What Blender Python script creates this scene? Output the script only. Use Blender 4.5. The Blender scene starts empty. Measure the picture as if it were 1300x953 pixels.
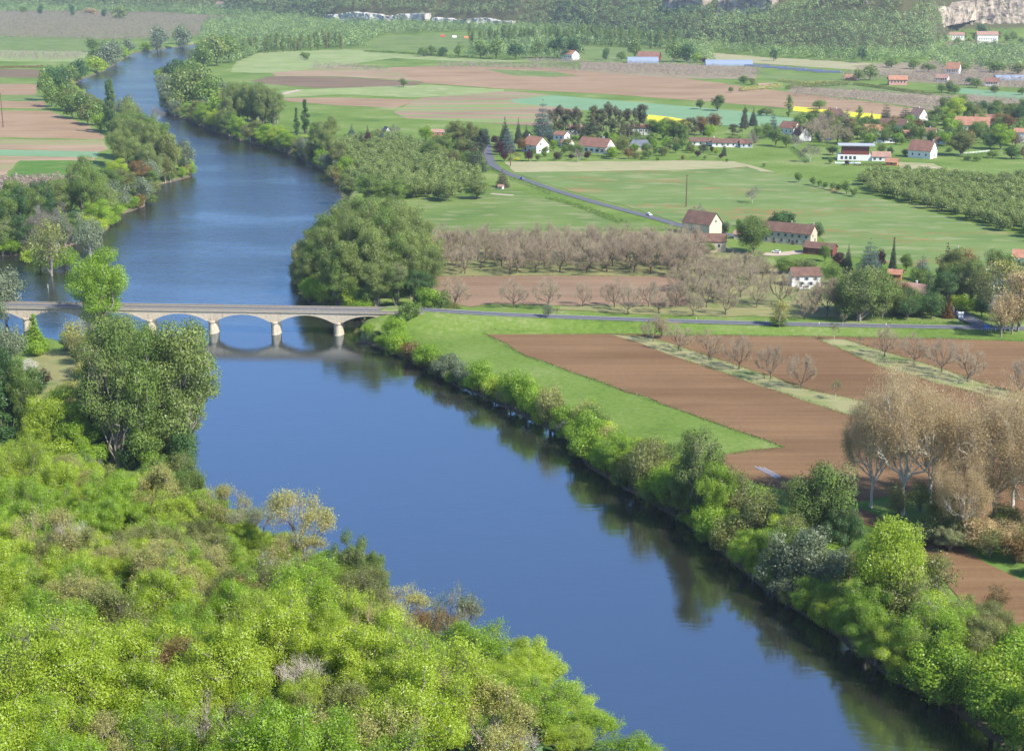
import bpy, math, random
import numpy as np
from mathutils import Vector, Matrix
from mathutils.geometry import tessellate_polygon

R = np.random.default_rng(7)
random.seed(7)
SC = bpy.context.scene
COL = SC.collection

# ------------------------------------------------------------------ camera geometry
F, CU, CV, HC = 2000.0, 650.0, 476.5, 148.0
TH = math.atan((CV + 60.0) / F)
CT, ST = math.cos(TH), math.sin(TH)
LAND = 4.0

def ray(u, v):
    x = (u - CU) / F; y = -(v - CV) / F
    return np.array([x, CT + y * ST, -ST + y * CT])

def G(u, v, z=LAND):
    d = ray(u, v); t = (z - HC) / d[2]
    return np.array([d[0] * t, d[1] * t, z])

def pxm(p):                                    # pixels (of the 1300 px wide picture) per metre at a point
    return F / (p[1] * CT + (HC - p[2]) * ST)

# ------------------------------------------------------------------ river outline on the water level
RIV = [(1450, 1080), (1330, 990), (1215, 905), (1130, 862), (1060, 806), (1000, 768), (960, 740), (915, 702), (870, 664),
       (800, 624), (745, 592), (722, 560), (690, 542), (640, 517), (600, 498), (560, 480), (520, 457), (484, 443),
       (455, 431), (466, 418), (455, 402), (420, 394), (392, 386), (379, 364), (375, 345), (382, 325), (400, 298),
       (424, 270), (434, 252), (428, 234), (410, 216), (385, 203), (350, 190), (300, 177), (262, 164), (238, 153),
       (218, 147), (208, 135), (206, 120), (201, 106), (200, 97), (214, 87), (240, 75), (270, 66), (330, 58),
       (330, 52), (270, 54), (245, 57), (205, 63), (180, 66), (165, 70), (150, 80), (128, 92), (108, 100), (94, 107),
       (92, 116), (108, 128), (140, 146), (176, 168), (214, 196), (240, 216), (244, 224), (222, 230), (196, 236),
       (184, 262), (156, 272), (133, 294), (108, 306), (60, 321), (20, 324), (-80, 332), (-260, 345), (-300, 425),
       (-60, 430), (40, 432), (76, 435), (98, 441), (112, 455), (130, 480), (165, 510), (210, 550), (243, 580),
       (252, 610), (262, 650), (300, 700), (350, 745), (420, 800), (500, 860), (600, 930), (760, 1040), (900, 1110)]
RW = np.array([G(u, v, 0.0)[:2] for u, v in RIV])

def seg_dist(P, A, B):
    d = B - A; L2 = max((d ** 2).sum(), 1e-9)
    t = np.clip(((P - A) @ d) / L2, 0, 1)
    q = P - A - t[:, None] * d
    return np.sqrt((q ** 2).sum(1)), t

def poly_sd(P, V):
    D = np.full(len(P), 1e9); ins = np.zeros(len(P), bool)
    n = len(V)
    for i in range(n):
        A = V[i]; B = V[(i + 1) % n]
        d, _ = seg_dist(P, A, B)
        D = np.minimum(D, d)
        c = ((A[1] > P[:, 1]) != (B[1] > P[:, 1]))
        if abs(B[1] - A[1]) > 1e-9:
            xx = (B[0] - A[0]) * (P[:, 1] - A[1]) / (B[1] - A[1]) + A[0]
            ins ^= c & (P[:, 0] < xx)
    return np.where(ins, -D, D)

def inside(P, V):
    return poly_sd(P, V) < 0

# main road with its embankment: (u, v, z)
ROAD = [(500, 390.5, 10.3), (515, 391.3, 10.3), (560, 394, 10.0), (620, 398, 9.2), (700, 401.5, 8.2), (800, 405, 7.2), (900, 408.5, 6.2),
        (1000, 411, 5.5), (1100, 413, 5.0), (1215, 415, 4.7), (1300, 416.5, 4.6), (1420, 418, 4.6)]
ROADW = np.array([G(u, v, z) for u, v, z in ROAD])

# the near slope: edge in plan, from pixels and distances of its tree tops
def at_dist(u, v, D):
    d = ray(u, v); k = D / math.hypot(d[0], d[1]); return d * k + np.array([0, 0, HC])
EDGE = [at_dist(-700, 526, 520)[:2], at_dist(-200, 531, 370)[:2], at_dist(0, 541, 325)[:2], at_dist(125, 572, 296)[:2],
        at_dist(262, 588, 266)[:2], at_dist(400, 632, 228)[:2], at_dist(478, 672, 204)[:2], at_dist(520, 735, 186)[:2], at_dist(622, 778, 168)[:2],
        at_dist(700, 850, 148)[:2], at_dist(800, 975, 126)[:2], np.array([60., 60.]), np.array([90., 0.]), np.array([90., -90.]), np.array([-900., -90.]), np.array([-900., 400.])]
EDGE = np.array(EDGE)

def sdist(Y):
    return np.clip(Y, 1, None)

BU = np.array([-900, 0, 300, 430, 600, 700, 860, 960, 1060, 1150, 1180, 1300, 2200.])
BV = np.array([12, 13, 20, 33, 38, 42, 64, 73, 79, 80, 50, 47, 40.])
def base_Y(u):
    v = np.interp(u, BU, BV)
    a = np.arctan((CV - v) / F)
    return (HC - LAND) / np.tan(TH - a)

def vnoise(x, y, seed=0):
    # smooth value noise, vectorised
    xi = np.floor(x).astype(np.int64); yi = np.floor(y).astype(np.int64)
    fx = x - xi; fy = y - yi
    fx = fx * fx * (3 - 2 * fx); fy = fy * fy * (3 - 2 * fy)
    def h(a, b):
        n = (a * 374761393 + b * 668265263 + seed * 974711) & 0xffffffff
        n = ((n ^ (n >> 13)) * 1274126177) & 0xffffffff
        return ((n ^ (n >> 16)) & 0xffff) / 65535.0
    return (h(xi, yi) * (1 - fx) + h(xi + 1, yi) * fx) * (1 - fy) + (h(xi, yi + 1) * (1 - fx) + h(xi + 1, yi + 1) * fx) * fy

def far_hill(X, Y):
    u = CU + 0.965 * F * X / np.maximum(Y, 1)
    yb = base_Y(u)
    d = Y - yb
    n = vnoise(X / 260., Y / 260., 3) * 2 - 1
    n2 = vnoise(X / 90., Y / 90., 5) * 2 - 1
    dd = np.maximum(d, 0)
    h = 0.30 * dd * np.clip(dd / 120., 0.25, 1)
    h = h * (1 + 0.35 * n + 0.12 * n2)
    return np.clip(h, 0, 240 + 30 * n)

CLIFFS = []
def hgt(X, Y):
    X = np.atleast_1d(np.asarray(X, float)); Y = np.atleast_1d(np.asarray(Y, float))
    P = np.stack([X, Y], 1)
    z = np.full(len(X), LAND)
    m = (Y < 4600) & (np.abs(X) < 1600)
    if m.any():
        sd = poly_sd(P[m], RW)
        z[m] = np.clip(sd * 0.5, -3.0, LAND)
    # road embankment
    m = (Y > 520) & (Y < 720) & (X > -120) & (X < 700)
    if m.any():
        best = z[m].copy(); Q = P[m]
        for i in range(len(ROADW) - 1):
            A = ROADW[i]; B = ROADW[i + 1]
            d, t = seg_dist(Q, A[:2], B[:2])
            zr = A[2] + t * (B[2] - A[2]) - 0.2
            best = np.maximum(best, zr - np.maximum(d - 5.0, 0) * 0.55)
        z[m] = np.where(z[m] < 0.2, z[m], best)
    # near slope
    m = (Y < 560)
    if m.any():
        Q = P[m]; sd = poly_sd(Q, EDGE)
        pl = 107.0 - 0.113 * Q[:, 0] - 0.2445 * Q[:, 1]
        pl = pl + 3.0 * (vnoise(Q[:, 0] / 22., Q[:, 1] / 22., 9) * 2 - 1)
        hz = pl - 1.15 * np.maximum(sd, 0) - 0.012 * np.maximum(sd, 0) ** 2
        z[m] = np.maximum(z[m], hz)
    m = Y > 1500
    if m.any():
        z[m] = z[m] + far_hill(X[m], Y[m])
        for A, B, H in CLIFFS:
            ex = (B - A) / np.linalg.norm(B - A); L = np.linalg.norm(B - A); nr = np.array([-ex[1], ex[0]])
            q = P[m] - A; al = q @ ex; sd_ = q @ nr
            w_ = np.clip(np.minimum(al + 12, L + 12 - al) / 25., 0, 1)
            z[m] = z[m] + H * .93 * w_ * np.clip((sd_ + 1) / 6., 0, 1) * np.clip(1 - (sd_ - 8) / 260., 0, 1)
    return z

def GH(u, v):
    """where the ray of a pixel meets the terrain"""
    d = ray(u, v)
    t = np.geomspace(60, 6500, 1400)
    X = d[0] * t; Y = d[1] * t; Z = HC + d[2] * t
    h = hgt(X, Y)
    k = np.nonzero(Z < h)[0]
    if not len(k): return np.array([X[-1], Y[-1], h[-1]])
    k = max(k[0], 1)
    a, b = t[k - 1], t[k]
    fa = (HC + d[2] * a) - h[k - 1]; fb = (HC + d[2] * b) - h[k]
    tt = a + (b - a) * fa / (fa - fb)
    x, y = d[0] * tt, d[1] * tt
    return np.array([x, y, hgt(x, y)[0]])

# ------------------------------------------------------------------ object helpers
def tag(o, label=None, cat=None, group=None, kind=None):
    if label: o["label"] = label
    if cat: o["category"] = cat
    if group: o["group"] = group
    if kind: o["kind"] = kind
    return o

def link(name, me, mat=None, parent=None):
    o = bpy.data.objects.new(name, me); COL.objects.link(o)
    if mat is not None:
        if len(me.materials) == 0: me.materials.append(mat)
        if me.materials[0] is not mat:
            o.material_slots[0].link = 'OBJECT'; o.material_slots[0].material = mat
    if parent is not None: o.parent = parent
    return o

def empty(name, loc=(0, 0, 0), rz=0.0, s=1.0):
    o = bpy.data.objects.new(name, None); COL.objects.link(o)
    o.location = loc; o.rotation_euler = (0, 0, rz)
    o.scale = (s, s, s) if not hasattr(s, '__len__') else s
    o.empty_display_size = 0.5
    return o

def np_mesh(name, V, Fq, n=4, tint=None, smooth=False):
    """V (N,3), Fq (M,n) faces"""
    me = bpy.data.meshes.new(name)
    V = np.ascontiguousarray(V, np.float32); Fq = np.ascontiguousarray(Fq, np.int32)
    me.vertices.add(len(V)); me.vertices.foreach_set('co', V.ravel())
    me.loops.add(Fq.size); me.loops.foreach_set('vertex_index', Fq.ravel())
    me.polygons.add(len(Fq))
    me.polygons.foreach_set('loop_start', np.arange(0, Fq.size, n, dtype=np.int32))
    me.polygons.foreach_set('loop_total', np.full(len(Fq), n, np.int32))
    if smooth: me.polygons.foreach_set('use_smooth', np.ones(len(Fq), bool))
    if tint is not None:
        a = me.attributes.new('tint', 'FLOAT', 'POINT'); a.data.foreach_set('value', np.ascontiguousarray(tint, np.float32))
    me.update(calc_edges=True)
    return me

class MB:
    def __init__(s): s.v = []; s.f = []
    def add(s, vs, fs):
        o = len(s.v); s.v += [tuple(map(float, p)) for p in vs]; s.f += [tuple(i + o for i in f) for f in fs]; return s
    def box(s, x0, x1, y0, y1, z0, z1):
        v = [(x0, y0, z0), (x1, y0, z0), (x1, y1, z0), (x0, y1, z0), (x0, y0, z1), (x1, y0, z1), (x1, y1, z1), (x0, y1, z1)]
        return s.add(v, [(0, 3, 2, 1), (4, 5, 6, 7), (0, 1, 5, 4), (1, 2, 6, 5), (2, 3, 7, 6), (3, 0, 4, 7)])
    def prism(s, prof, y0, y1):                # profile in (x, z) pushed along y
        n = len(prof)
        v = [(x, y0, z) for x, z in prof] + [(x, y1, z) for x, z in prof]
        f = [tuple(range(n)), tuple(range(2 * n - 1, n - 1, -1))]
        f += [(i, i + n, (i + 1) % n + n, (i + 1) % n) for i in range(n)]
        return s.add(v, f)
    def prismx(s, prof, x0, x1):               # profile in (y, z) pushed along x
        n = len(prof)
        v = [(x0, y, z) for y, z in prof] + [(x1, y, z) for y, z in prof]
        f = [tuple(range(n - 1, -1, -1)), tuple(range(n, 2 * n))]
        f += [(i, (i + 1) % n, (i + 1) % n + n, i + n) for i in range(n)]
        return s.add(v, f)
    def lathe(s, prof, cx=0, cy=0, n=14, sx=1, sy=1):   # prof: (r, z)
        v = []; f = []
        for r, z in prof:
            for k in range(n):
                a = 2 * math.pi * k / n; v.append((cx + r * sx * math.cos(a), cy + r * sy * math.sin(a), z))
        for i in range(len(prof) - 1):
            for k in range(n):
                f.append((i * n + k, i * n + (k + 1) % n, (i + 1) * n + (k + 1) % n, (i + 1) * n + k))
        f.append(tuple(range(n - 1, -1, -1))); f.append(tuple(range((len(prof) - 1) * n, len(prof) * n)))
        return s.add(v, f)
    def mesh(s, name):
        me = bpy.data.meshes.new(name); me.from_pydata(s.v, [], s.f); me.update(); return me
    def build(s, name, mat, parent=None): return link(name, s.mesh(name), mat, parent)

# ------------------------------------------------------------------ materials
class NT:
    def __init__(s, name):
        s.m = bpy.data.materials.new(name); s.m.use_nodes = True; s.t = s.m.node_tree; s.t.nodes.clear()
    def n(s, typ, **kw):
        nd = s.t.nodes.new(typ)
        for k, v in kw.items():
            if k in nd.inputs.keys(): nd.inputs[k].default_value = v
            else: setattr(nd, k, v)
        return nd
    def l(s, a, b): s.t.links.new(a, b)
    def pos(s): return s.n('ShaderNodeNewGeometry').outputs['Position']
    def noise(s, scale, vec=None, detail=3, rough=0.55):
        nd = s.n('ShaderNodeTexNoise'); nd.inputs['Scale'].default_value = scale; nd.inputs['Detail'].default_value = detail
        nd.inputs['Roughness'].default_value = rough
        s.l(vec if vec is not None else s.pos(), nd.inputs['Vector']); return nd.outputs['Fac']
    def ramp(s, fac, stops):
        nd = s.n('ShaderNodeValToRGB'); e = nd.color_ramp.elements
        e[0].position = stops[0][0]; e[0].color = (*stops[0][1], 1); e[1].position = stops[-1][0]; e[1].color = (*stops[-1][1], 1)
        for p, c in stops[1:-1]:
            x = e.new(p); x.color = (*c, 1)
        s.l(fac, nd.inputs['Fac']); return nd.outputs['Color']
    def mix(s, fac, a, b, mode='MIX'):
        nd = s.n('ShaderNodeMix', data_type='RGBA', blend_type=mode)
        for inp, x in ((nd.inputs[0], fac), (nd.inputs[6], a), (nd.inputs[7], b)):
            if hasattr(x, 'links') or hasattr(x, 'is_linked'): s.l(x, inp)
            elif isinstance(x, (int, float)): inp.default_value = x
            else: inp.default_value = (*x, 1)
        return nd.outputs[2]
    def math(s, op, a, b=0.0):
        nd = s.n('ShaderNodeMath', operation=op)
        for inp, x in ((nd.inputs[0], a), (nd.inputs[1], b)):
            if hasattr(x, 'is_linked'): s.l(x, inp)
            else: inp.default_value = x
        return nd.outputs[0]
    def out(s, shader): 
        o = s.n('ShaderNodeOutputMaterial'); s.l(shader, o.inputs['Surface']); return s.m
    def diffuse(s, col, rough=0.9, spec=0.2, bump=None, bstr=0.3, bdist=0.2):
        p = s.n('ShaderNodeBsdfPrincipled'); p.inputs['Roughness'].default_value = rough
        p.inputs['Specular IOR Level'].default_value = spec
        if hasattr(col, 'is_linked'): s.l(col, p.inputs['Base Color'])
        else: p.inputs['Base Color'].default_value = (*col, 1)
        if bump is not None:
            b = s.n('ShaderNodeBump'); b.inputs['Strength'].default_value = bstr; b.inputs['Distance'].default_value = bdist
            s.l(bump, b.inputs['Height']); s.l(b.outputs[0], p.inputs['Normal'])
        return s.out(p.outputs[0])
    def mapping(s, rz=0.0, scale=(1, 1, 1), vec=None):
        m = s.n('ShaderNodeMapping'); m.inputs['Rotation'].default_value = (0, 0, rz); m.inputs['Scale'].default_value = scale
        s.l(vec if vec is not None else s.pos(), m.inputs['Vector']); return m.outputs[0]

def leaf_mat(name, a, b, tr=0.35, vary=0.35):
    """a..b: dark and light leaf colours, per leaf clump ('tint') and per tree (object random)"""
    N = NT(name)
    at = N.n('ShaderNodeAttribute', attribute_name='tint').outputs['Fac']
    rnd = N.n('ShaderNodeObjectInfo').outputs['Random']
    k = N.math('ADD', N.math('MULTIPLY', at, 1 - vary), N.math('MULTIPLY', rnd, vary))
    c = N.mix(k, a, b)
    d = N.n('ShaderNodeBsdfDiffuse'); N.l(c, d.inputs['Color'])
    t = N.n('ShaderNodeBsdfTranslucent'); N.l(N.mix(0.5, c, tuple(min(1, x * 1.5) for x in b)), t.inputs['Color'])
    m = N.n('ShaderNodeMixShader'); m.inputs[0].default_value = tr
    N.l(d.outputs[0], m.inputs[1]); N.l(t.outputs[0], m.inputs[2])
    g = N.n('ShaderNodeBsdfGlossy'); g.inputs['Roughness'].default_value = 0.45; g.inputs['Color'].default_value = (0.8, 0.8, 0.75, 1)
    m2 = N.n('ShaderNodeMixShader'); m2.inputs[0].default_value = 0.035
    N.l(m.outputs[0], m2.inputs[1]); N.l(g.outputs[0], m2.inputs[2])
    return N.out(m2.outputs[0])

def plain(name, col, rough=0.8, var=0.15, scale=0.8, spec=0.3):
    N = NT(name); f = N.noise(scale, detail=4)
    return N.diffuse(N.mix(f, tuple(c * (1 - var) for c in col), tuple(min(1, c * (1 + var)) for c in col)), rough, spec)

M = {}
def LM(key, a, b, **k): M[key] = leaf_mat('leaves_' + key, a, b, **k)
LM('bright', (0.105, 0.205, 0.012), (0.34, 0.495, 0.036), tr=0.42)
LM('lime', (0.185, 0.275, 0.015), (0.46, 0.57, 0.050), tr=0.42)
LM('mid', (0.060, 0.11, 0.020), (0.23, 0.33, 0.055))
LM('green', (0.035, 0.11, 0.012), (0.14, 0.30, 0.028))
LM('dark', (0.03, 0.081, 0.02), (0.1, 0.192, 0.04))
LM('poplar', (0.085, 0.13, 0.028), (0.29, 0.36, 0.085))
LM('olive', (0.106, 0.131, 0.027), (0.263, 0.288, 0.069))
LM('willow', (0.106, 0.144, 0.075), (0.25, 0.294, 0.163))
LM('tan', (0.34, 0.25, 0.12), (0.62, 0.48, 0.24), tr=0.45)
LM('buds', (0.23, 0.23, 0.063), (0.437, 0.425, 0.115), tr=0.3)
LM('rust', (0.14, 0.085, 0.025), (0.26, 0.17, 0.05), tr=0.3)
LM('purple', (0.035, 0.010, 0.014), (0.09, 0.028, 0.032))
LM('blue_conifer', (0.055, 0.085, 0.075), (0.13, 0.18, 0.165), tr=0.1)
LM('conifer', (0.028, 0.049, 0.025), (0.091, 0.119, 0.053), tr=0.1)
LM('pine', (0.058, 0.058, 0.029), (0.156, 0.143, 0.065), tr=0.1)
LM('blossom', (0.42, 0.41, 0.30), (0.66, 0.64, 0.52), tr=0.3)
LM('broom', (0.45, 0.40, 0.02), (0.75, 0.68, 0.03), tr=0.3)
LM('wood_hill', (0.060, 0.115, 0.040), (0.34, 0.46, 0.15), vary=0.0, tr=0.25)  # dark end deepened to stand in for shadow among the crowns
LM('far_grey', (0.24, 0.185, 0.14), (0.36, 0.295, 0.235), vary=0.0, tr=0.2)
LM('orchard', (0.11, 0.155, 0.040), (0.30, 0.37, 0.10))
def bark(key, a, b):
    N = NT('bark_' + key); f = N.noise(1.3, detail=4); rnd = N.n('ShaderNodeObjectInfo').outputs['Random']
    k = N.math('ADD', N.math('MULTIPLY', f, 0.6), N.math('MULTIPLY', rnd, 0.4))
    M['bark_' + key] = N.diffuse(N.mix(k, a, b), 0.95, 0.1)
bark('brown', (0.08, 0.06, 0.042), (0.19, 0.15, 0.11))
bark('grey', (0.16, 0.135, 0.11), (0.30, 0.265, 0.22))
bark('twig', (0.26, 0.205, 0.135), (0.45, 0.37, 0.25))
bark('warm', (0.35, 0.265, 0.165), (0.55, 0.44, 0.28))
bark('pale', (0.38, 0.34, 0.28), (0.62, 0.58, 0.50))

def grass_mat(name, a, b, c=None, s=0.02, red=0.0, rot=0.0):
    N = NT(name)
    big = N.noise(s, detail=5, rough=0.6); st = N.noise(1.0, N.mapping(rot, (0.012, 0.16, 1)), 3)
    fine = N.noise(0.6, detail=3, rough=0.7)
    k = N.math('ADD', N.math('MULTIPLY', big, 0.55), N.math('ADD', N.math('MULTIPLY', st, 0.25), N.math('MULTIPLY', fine, 0.2)))
    col = N.ramp(k, [(0.33, a), (0.52, tuple((x + y) / 2 for x, y in zip(a, b))), (0.68, b)])
    if c is not None:
        col = N.mix(N.ramp(N.noise(s * 2.3, N.mapping(0.3, (1, 2.2, 1)), 4), [(0.52, (0, 0, 0)), (0.66, (1, 1, 1))]), col, c)
    if red:
        p1 = N.ramp(N.noise(0.011, N.mapping(0.25, (1, 2.5, 1)), 2), [(0.50, (0, 0, 0)), (0.60, (1, 1, 1))])
        p2 = N.ramp(N.noise(0.30, N.mapping(0.15, (0.45, 1.3, 1)), 4, 0.7), [(0.50, (0, 0, 0)), (0.62, (1, 1, 1))])
        f = N.math('MULTIPLY', N.math('MULTIPLY', p1, p2), red)
        col = N.mix(f, col, (0.30, 0.125, 0.055))
    return N.diffuse(col, 0.95, 0.15)

def plough_mat(name, a, b, rot=0.0, row=0.35, g=None, gamt=0.0, k1=0.55):
    N = NT(name)
    big = N.noise(0.012, detail=5, rough=0.55); fine = N.noise(0.9, detail=4, rough=0.75)
    st = N.noise(1.0, N.mapping(rot, (0.006, row, 1)), 4, 0.7)
    wide = N.noise(1.0, N.mapping(rot, (0.002, row * 0.16, 1)), 2, 0.5)
    k = N.math('ADD', N.math('MULTIPLY', big, 0.28), N.math('ADD', N.math('MULTIPLY', st, 0.36), N.math('ADD', N.math('MULTIPLY', fine, 0.20), N.math('MULTIPLY', wide, 0.16))))
    col = N.ramp(k, [(0.38, a), (0.62, b)])
    damp = N.ramp(N.noise(0.03, N.mapping(rot, (0.35, 1.3, 1)), 4), [(0.50, (0, 0, 0)), (0.66, (1, 1, 1))])
    col = N.mix(N.math('MULTIPLY', damp, 0.30), col, tuple(x * 0.62 for x in a))
    if g is not None:
        w = N.ramp(N.noise(1.0, N.mapping(rot, (0.003, row * 0.33, 1)), 2, 0.5), [(0.50, (0, 0, 0)), (0.56, (1, 1, 1))])
        col = N.mix(N.math('MULTIPLY', w, gamt), col, g)
    return N.diffuse(col, 1.0, 0.05, bump=N.math('ADD', st, N.math('MULTIPLY', fine, 0.6)), bstr=0.6, bdist=0.35)

q_ = G(1077, 526) - G(775, 425); PHI = math.atan2(q_[1], q_[0])
BR_A, BR_B = (0.130, 0.073, 0.036), (0.232, 0.143, 0.074)
M['plough'] = plough_mat('ploughed_soil', BR_A, BR_B, -PHI, 0.42)
M['plough_flat'] = plough_mat('ploughed_soil_across', (0.175, 0.110, 0.068), (0.285, 0.195, 0.125), 0.02, 0.45)
M['plough_far'] = plough_mat('pale_ploughed_soil', (0.24, 0.165, 0.100), (0.37, 0.28, 0.18), 0.1, 0.05, (0.20, 0.24, 0.09), 0.55)
M['plough_far2'] = plough_mat('reddish_ploughed_soil', (0.225, 0.145, 0.082), (0.35, 0.25, 0.155), -0.05, 0.08)
M['plough_painted_shade'] = plough_mat('ploughed_soil_painted_shade', (0.13, 0.090, 0.056), (0.21, 0.155, 0.10), 0.0, 0.05)  # ploughed soil with a cloud's shadow put into its colour
M['striped'] = plough_mat('soil_with_green_rows', (0.23, 0.15, 0.105), (0.33, 0.235, 0.165), math.radians(60), 0.22, (0.18, 0.26, 0.08), 0.85)
M['green'] = grass_mat('meadow_grass', (0.078, 0.135, 0.026), (0.17, 0.226, 0.06), (0.202, 0.221, 0.092))
M['lush'] = grass_mat('lush_grass', (0.052, 0.129, 0.016), (0.109, 0.203, 0.028), (0.131, 0.195, 0.044))
M['poppy'] = grass_mat('meadow_with_red_weeds', (0.091, 0.152, 0.035), (0.173, 0.232, 0.069), (0.207, 0.232, 0.095), red=1.0, rot=0.2)
M['pale'] = grass_mat('pale_grass', (0.17, 0.22, 0.075), (0.26, 0.32, 0.115), (0.30, 0.31, 0.15))
M['dry'] = grass_mat('dry_grass', (0.20, 0.20, 0.085), (0.33, 0.30, 0.145), (0.16, 0.20, 0.06))
M['straw'] = grass_mat('mown_straw', (0.27, 0.25, 0.13), (0.36, 0.33, 0.18), (0.24, 0.26, 0.11))
M['teal'] = grass_mat('young_wheat', (0.13, 0.235, 0.115), (0.19, 0.30, 0.165))
M['rape'] = grass_mat('flowering_rape', (0.50, 0.46, 0.03), (0.72, 0.66, 0.05))
M['orchard_floor'] = grass_mat('orchard_grass', (0.155, 0.165, 0.060), (0.29, 0.26, 0.115), (0.12, 0.17, 0.045), s=0.05)
M['brownfloor'] = grass_mat('bare_orchard_floor', (0.21, 0.16, 0.10), (0.31, 0.25, 0.16), (0.20, 0.21, 0.10))

def asphalt():
    N = NT('asphalt'); c = N.mix(N.noise(0.5, detail=5), (0.075, 0.078, 0.088), (0.14, 0.142, 0.15)); M['asphalt'] = N.diffuse(c, 0.85, 0.3)
asphalt()
M['path'] = plain('pale_gravel', (0.42, 0.34, 0.25), var=0.2)
M['white'] = plain('white_paint', (0.78, 0.78, 0.76), 0.6, 0.05)
M['metal'] = plain('grey_metal', (0.40, 0.41, 0.42), 0.45, 0.1)
M['pole_wood'] = plain('old_wood', (0.13, 0.07, 0.045), 0.9, 0.2)
M['concrete'] = plain('concrete', (0.42, 0.41, 0.39), 0.9, 0.12)
M['glass'] = plain('dark_glass', (0.05, 0.06, 0.07), 0.15, 0.1, spec=0.6)
M['rubber'] = plain('black_rubber', (0.03, 0.03, 0.03), 0.8)
M['blue'] = plain('blue_paint', (0.03, 0.12, 0.55), 0.5)
M['turq'] = plain('turquoise_cover', (0.06, 0.33, 0.42), 0.6)
M['red'] = plain('red_paint', (0.50, 0.07, 0.04), 0.6)
M['orange'] = plain('orange_paint', (0.60, 0.20, 0.06), 0.7)
def stone():
    N = NT('bridge_stone'); p = N.pos()
    br = N.n('ShaderNodeTexBrick'); br.inputs['Scale'].default_value = 1.0
    for k, v in (('Brick Width', 0.9), ('Row Height', 0.42), ('Mortar Size', 0.018)): br.inputs[k].default_value = v
    br.inputs['Color1'].default_value = (0.50, 0.42, 0.30, 1); br.inputs['Color2'].default_value = (0.40, 0.33, 0.235, 1); br.inputs['Mortar'].default_value = (0.28, 0.235, 0.18, 1)
    sw = N.n('ShaderNodeSeparateXYZ'); N.l(p, sw.inputs[0]); cb = N.n('ShaderNodeCombineXYZ'); N.l(sw.outputs[0], cb.inputs[0]); N.l(sw.outputs[2], cb.inputs[1])
    N.l(cb.outputs[0], br.inputs['Vector'])
    st = N.noise(1.0, N.mapping(0, (0.7, 0.7, 0.16)), 5, 0.65)
    c = N.mix(N.ramp(st, [(0.53, (0, 0, 0)), (0.72, (1, 1, 1))]), br.outputs['Color'], (0.16, 0.105, 0.065))
    c = N.mix(0.35, c, N.mix(N.noise(0.5, detail=4), (0.42, 0.36, 0.27), (0.60, 0.52, 0.40)))
    M['stone'] = N.diffuse(c, 0.9, 0.2)
    N = NT('weathered_coping'); M['coping'] = N.diffuse(N.mix(N.noise(0.9, detail=6, rough=0.75), (0.18, 0.155, 0.12), (0.44, 0.39, 0.32)), 0.95, 0.1)
stone()
def roofm(key, a, b):
    N = NT('roof_tiles_' + key); tc = N.n('ShaderNodeTexCoord').outputs['Object']
    w = N.noise(1.0, N.mapping(0, (2.2, 1.0, 3.0), tc), 3, 0.7); g = N.noise(0.35, tc, 4)
    k = N.math('ADD', N.math('MULTIPLY', w, 0.5), N.math('MULTIPLY', g, 0.5))
    M['roof_' + key] = N.diffuse(N.ramp(k, [(0.36, a), (0.64, b)]), 0.9, 0.15, bump=w, bstr=0.4, bdist=0.08)
roofm('brown', (0.10, 0.058, 0.042), (0.20, 0.118, 0.088))
roofm('red', (0.18, 0.090, 0.062), (0.30, 0.160, 0.115))
roofm('orange', (0.29, 0.135, 0.080), (0.44, 0.23, 0.145))
roofm('pink', (0.27, 0.155, 0.115), (0.40, 0.25, 0.19))
roofm('slate', (0.10, 0.11, 0.13), (0.18, 0.19, 0.22))
def wallm(key, c):
    N = NT('wall_' + key); M['wall_' + key] = N.diffuse(N.mix(N.noise(0.7, detail=6, rough=0.65), tuple(x * 0.84 for x in c), tuple(min(.9, x * 1.1) for x in c)), 0.9, 0.15)
wallm('white', (0.74, 0.71, 0.66)); wallm('cream', (0.56, 0.48, 0.36)); wallm('stone', (0.48, 0.40, 0.29)); wallm('redbrown', (0.17, 0.055, 0.042)); wallm('orange', (0.50, 0.22, 0.10)); wallm('pink', (0.55, 0.30, 0.24))
M['shutter'] = plain('grey_shutter', (0.30, 0.33, 0.36), 0.7)
M['door'] = plain('brown_door', (0.16, 0.09, 0.05), 0.7)
HAZE = True; EXPO = 0.82
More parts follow.
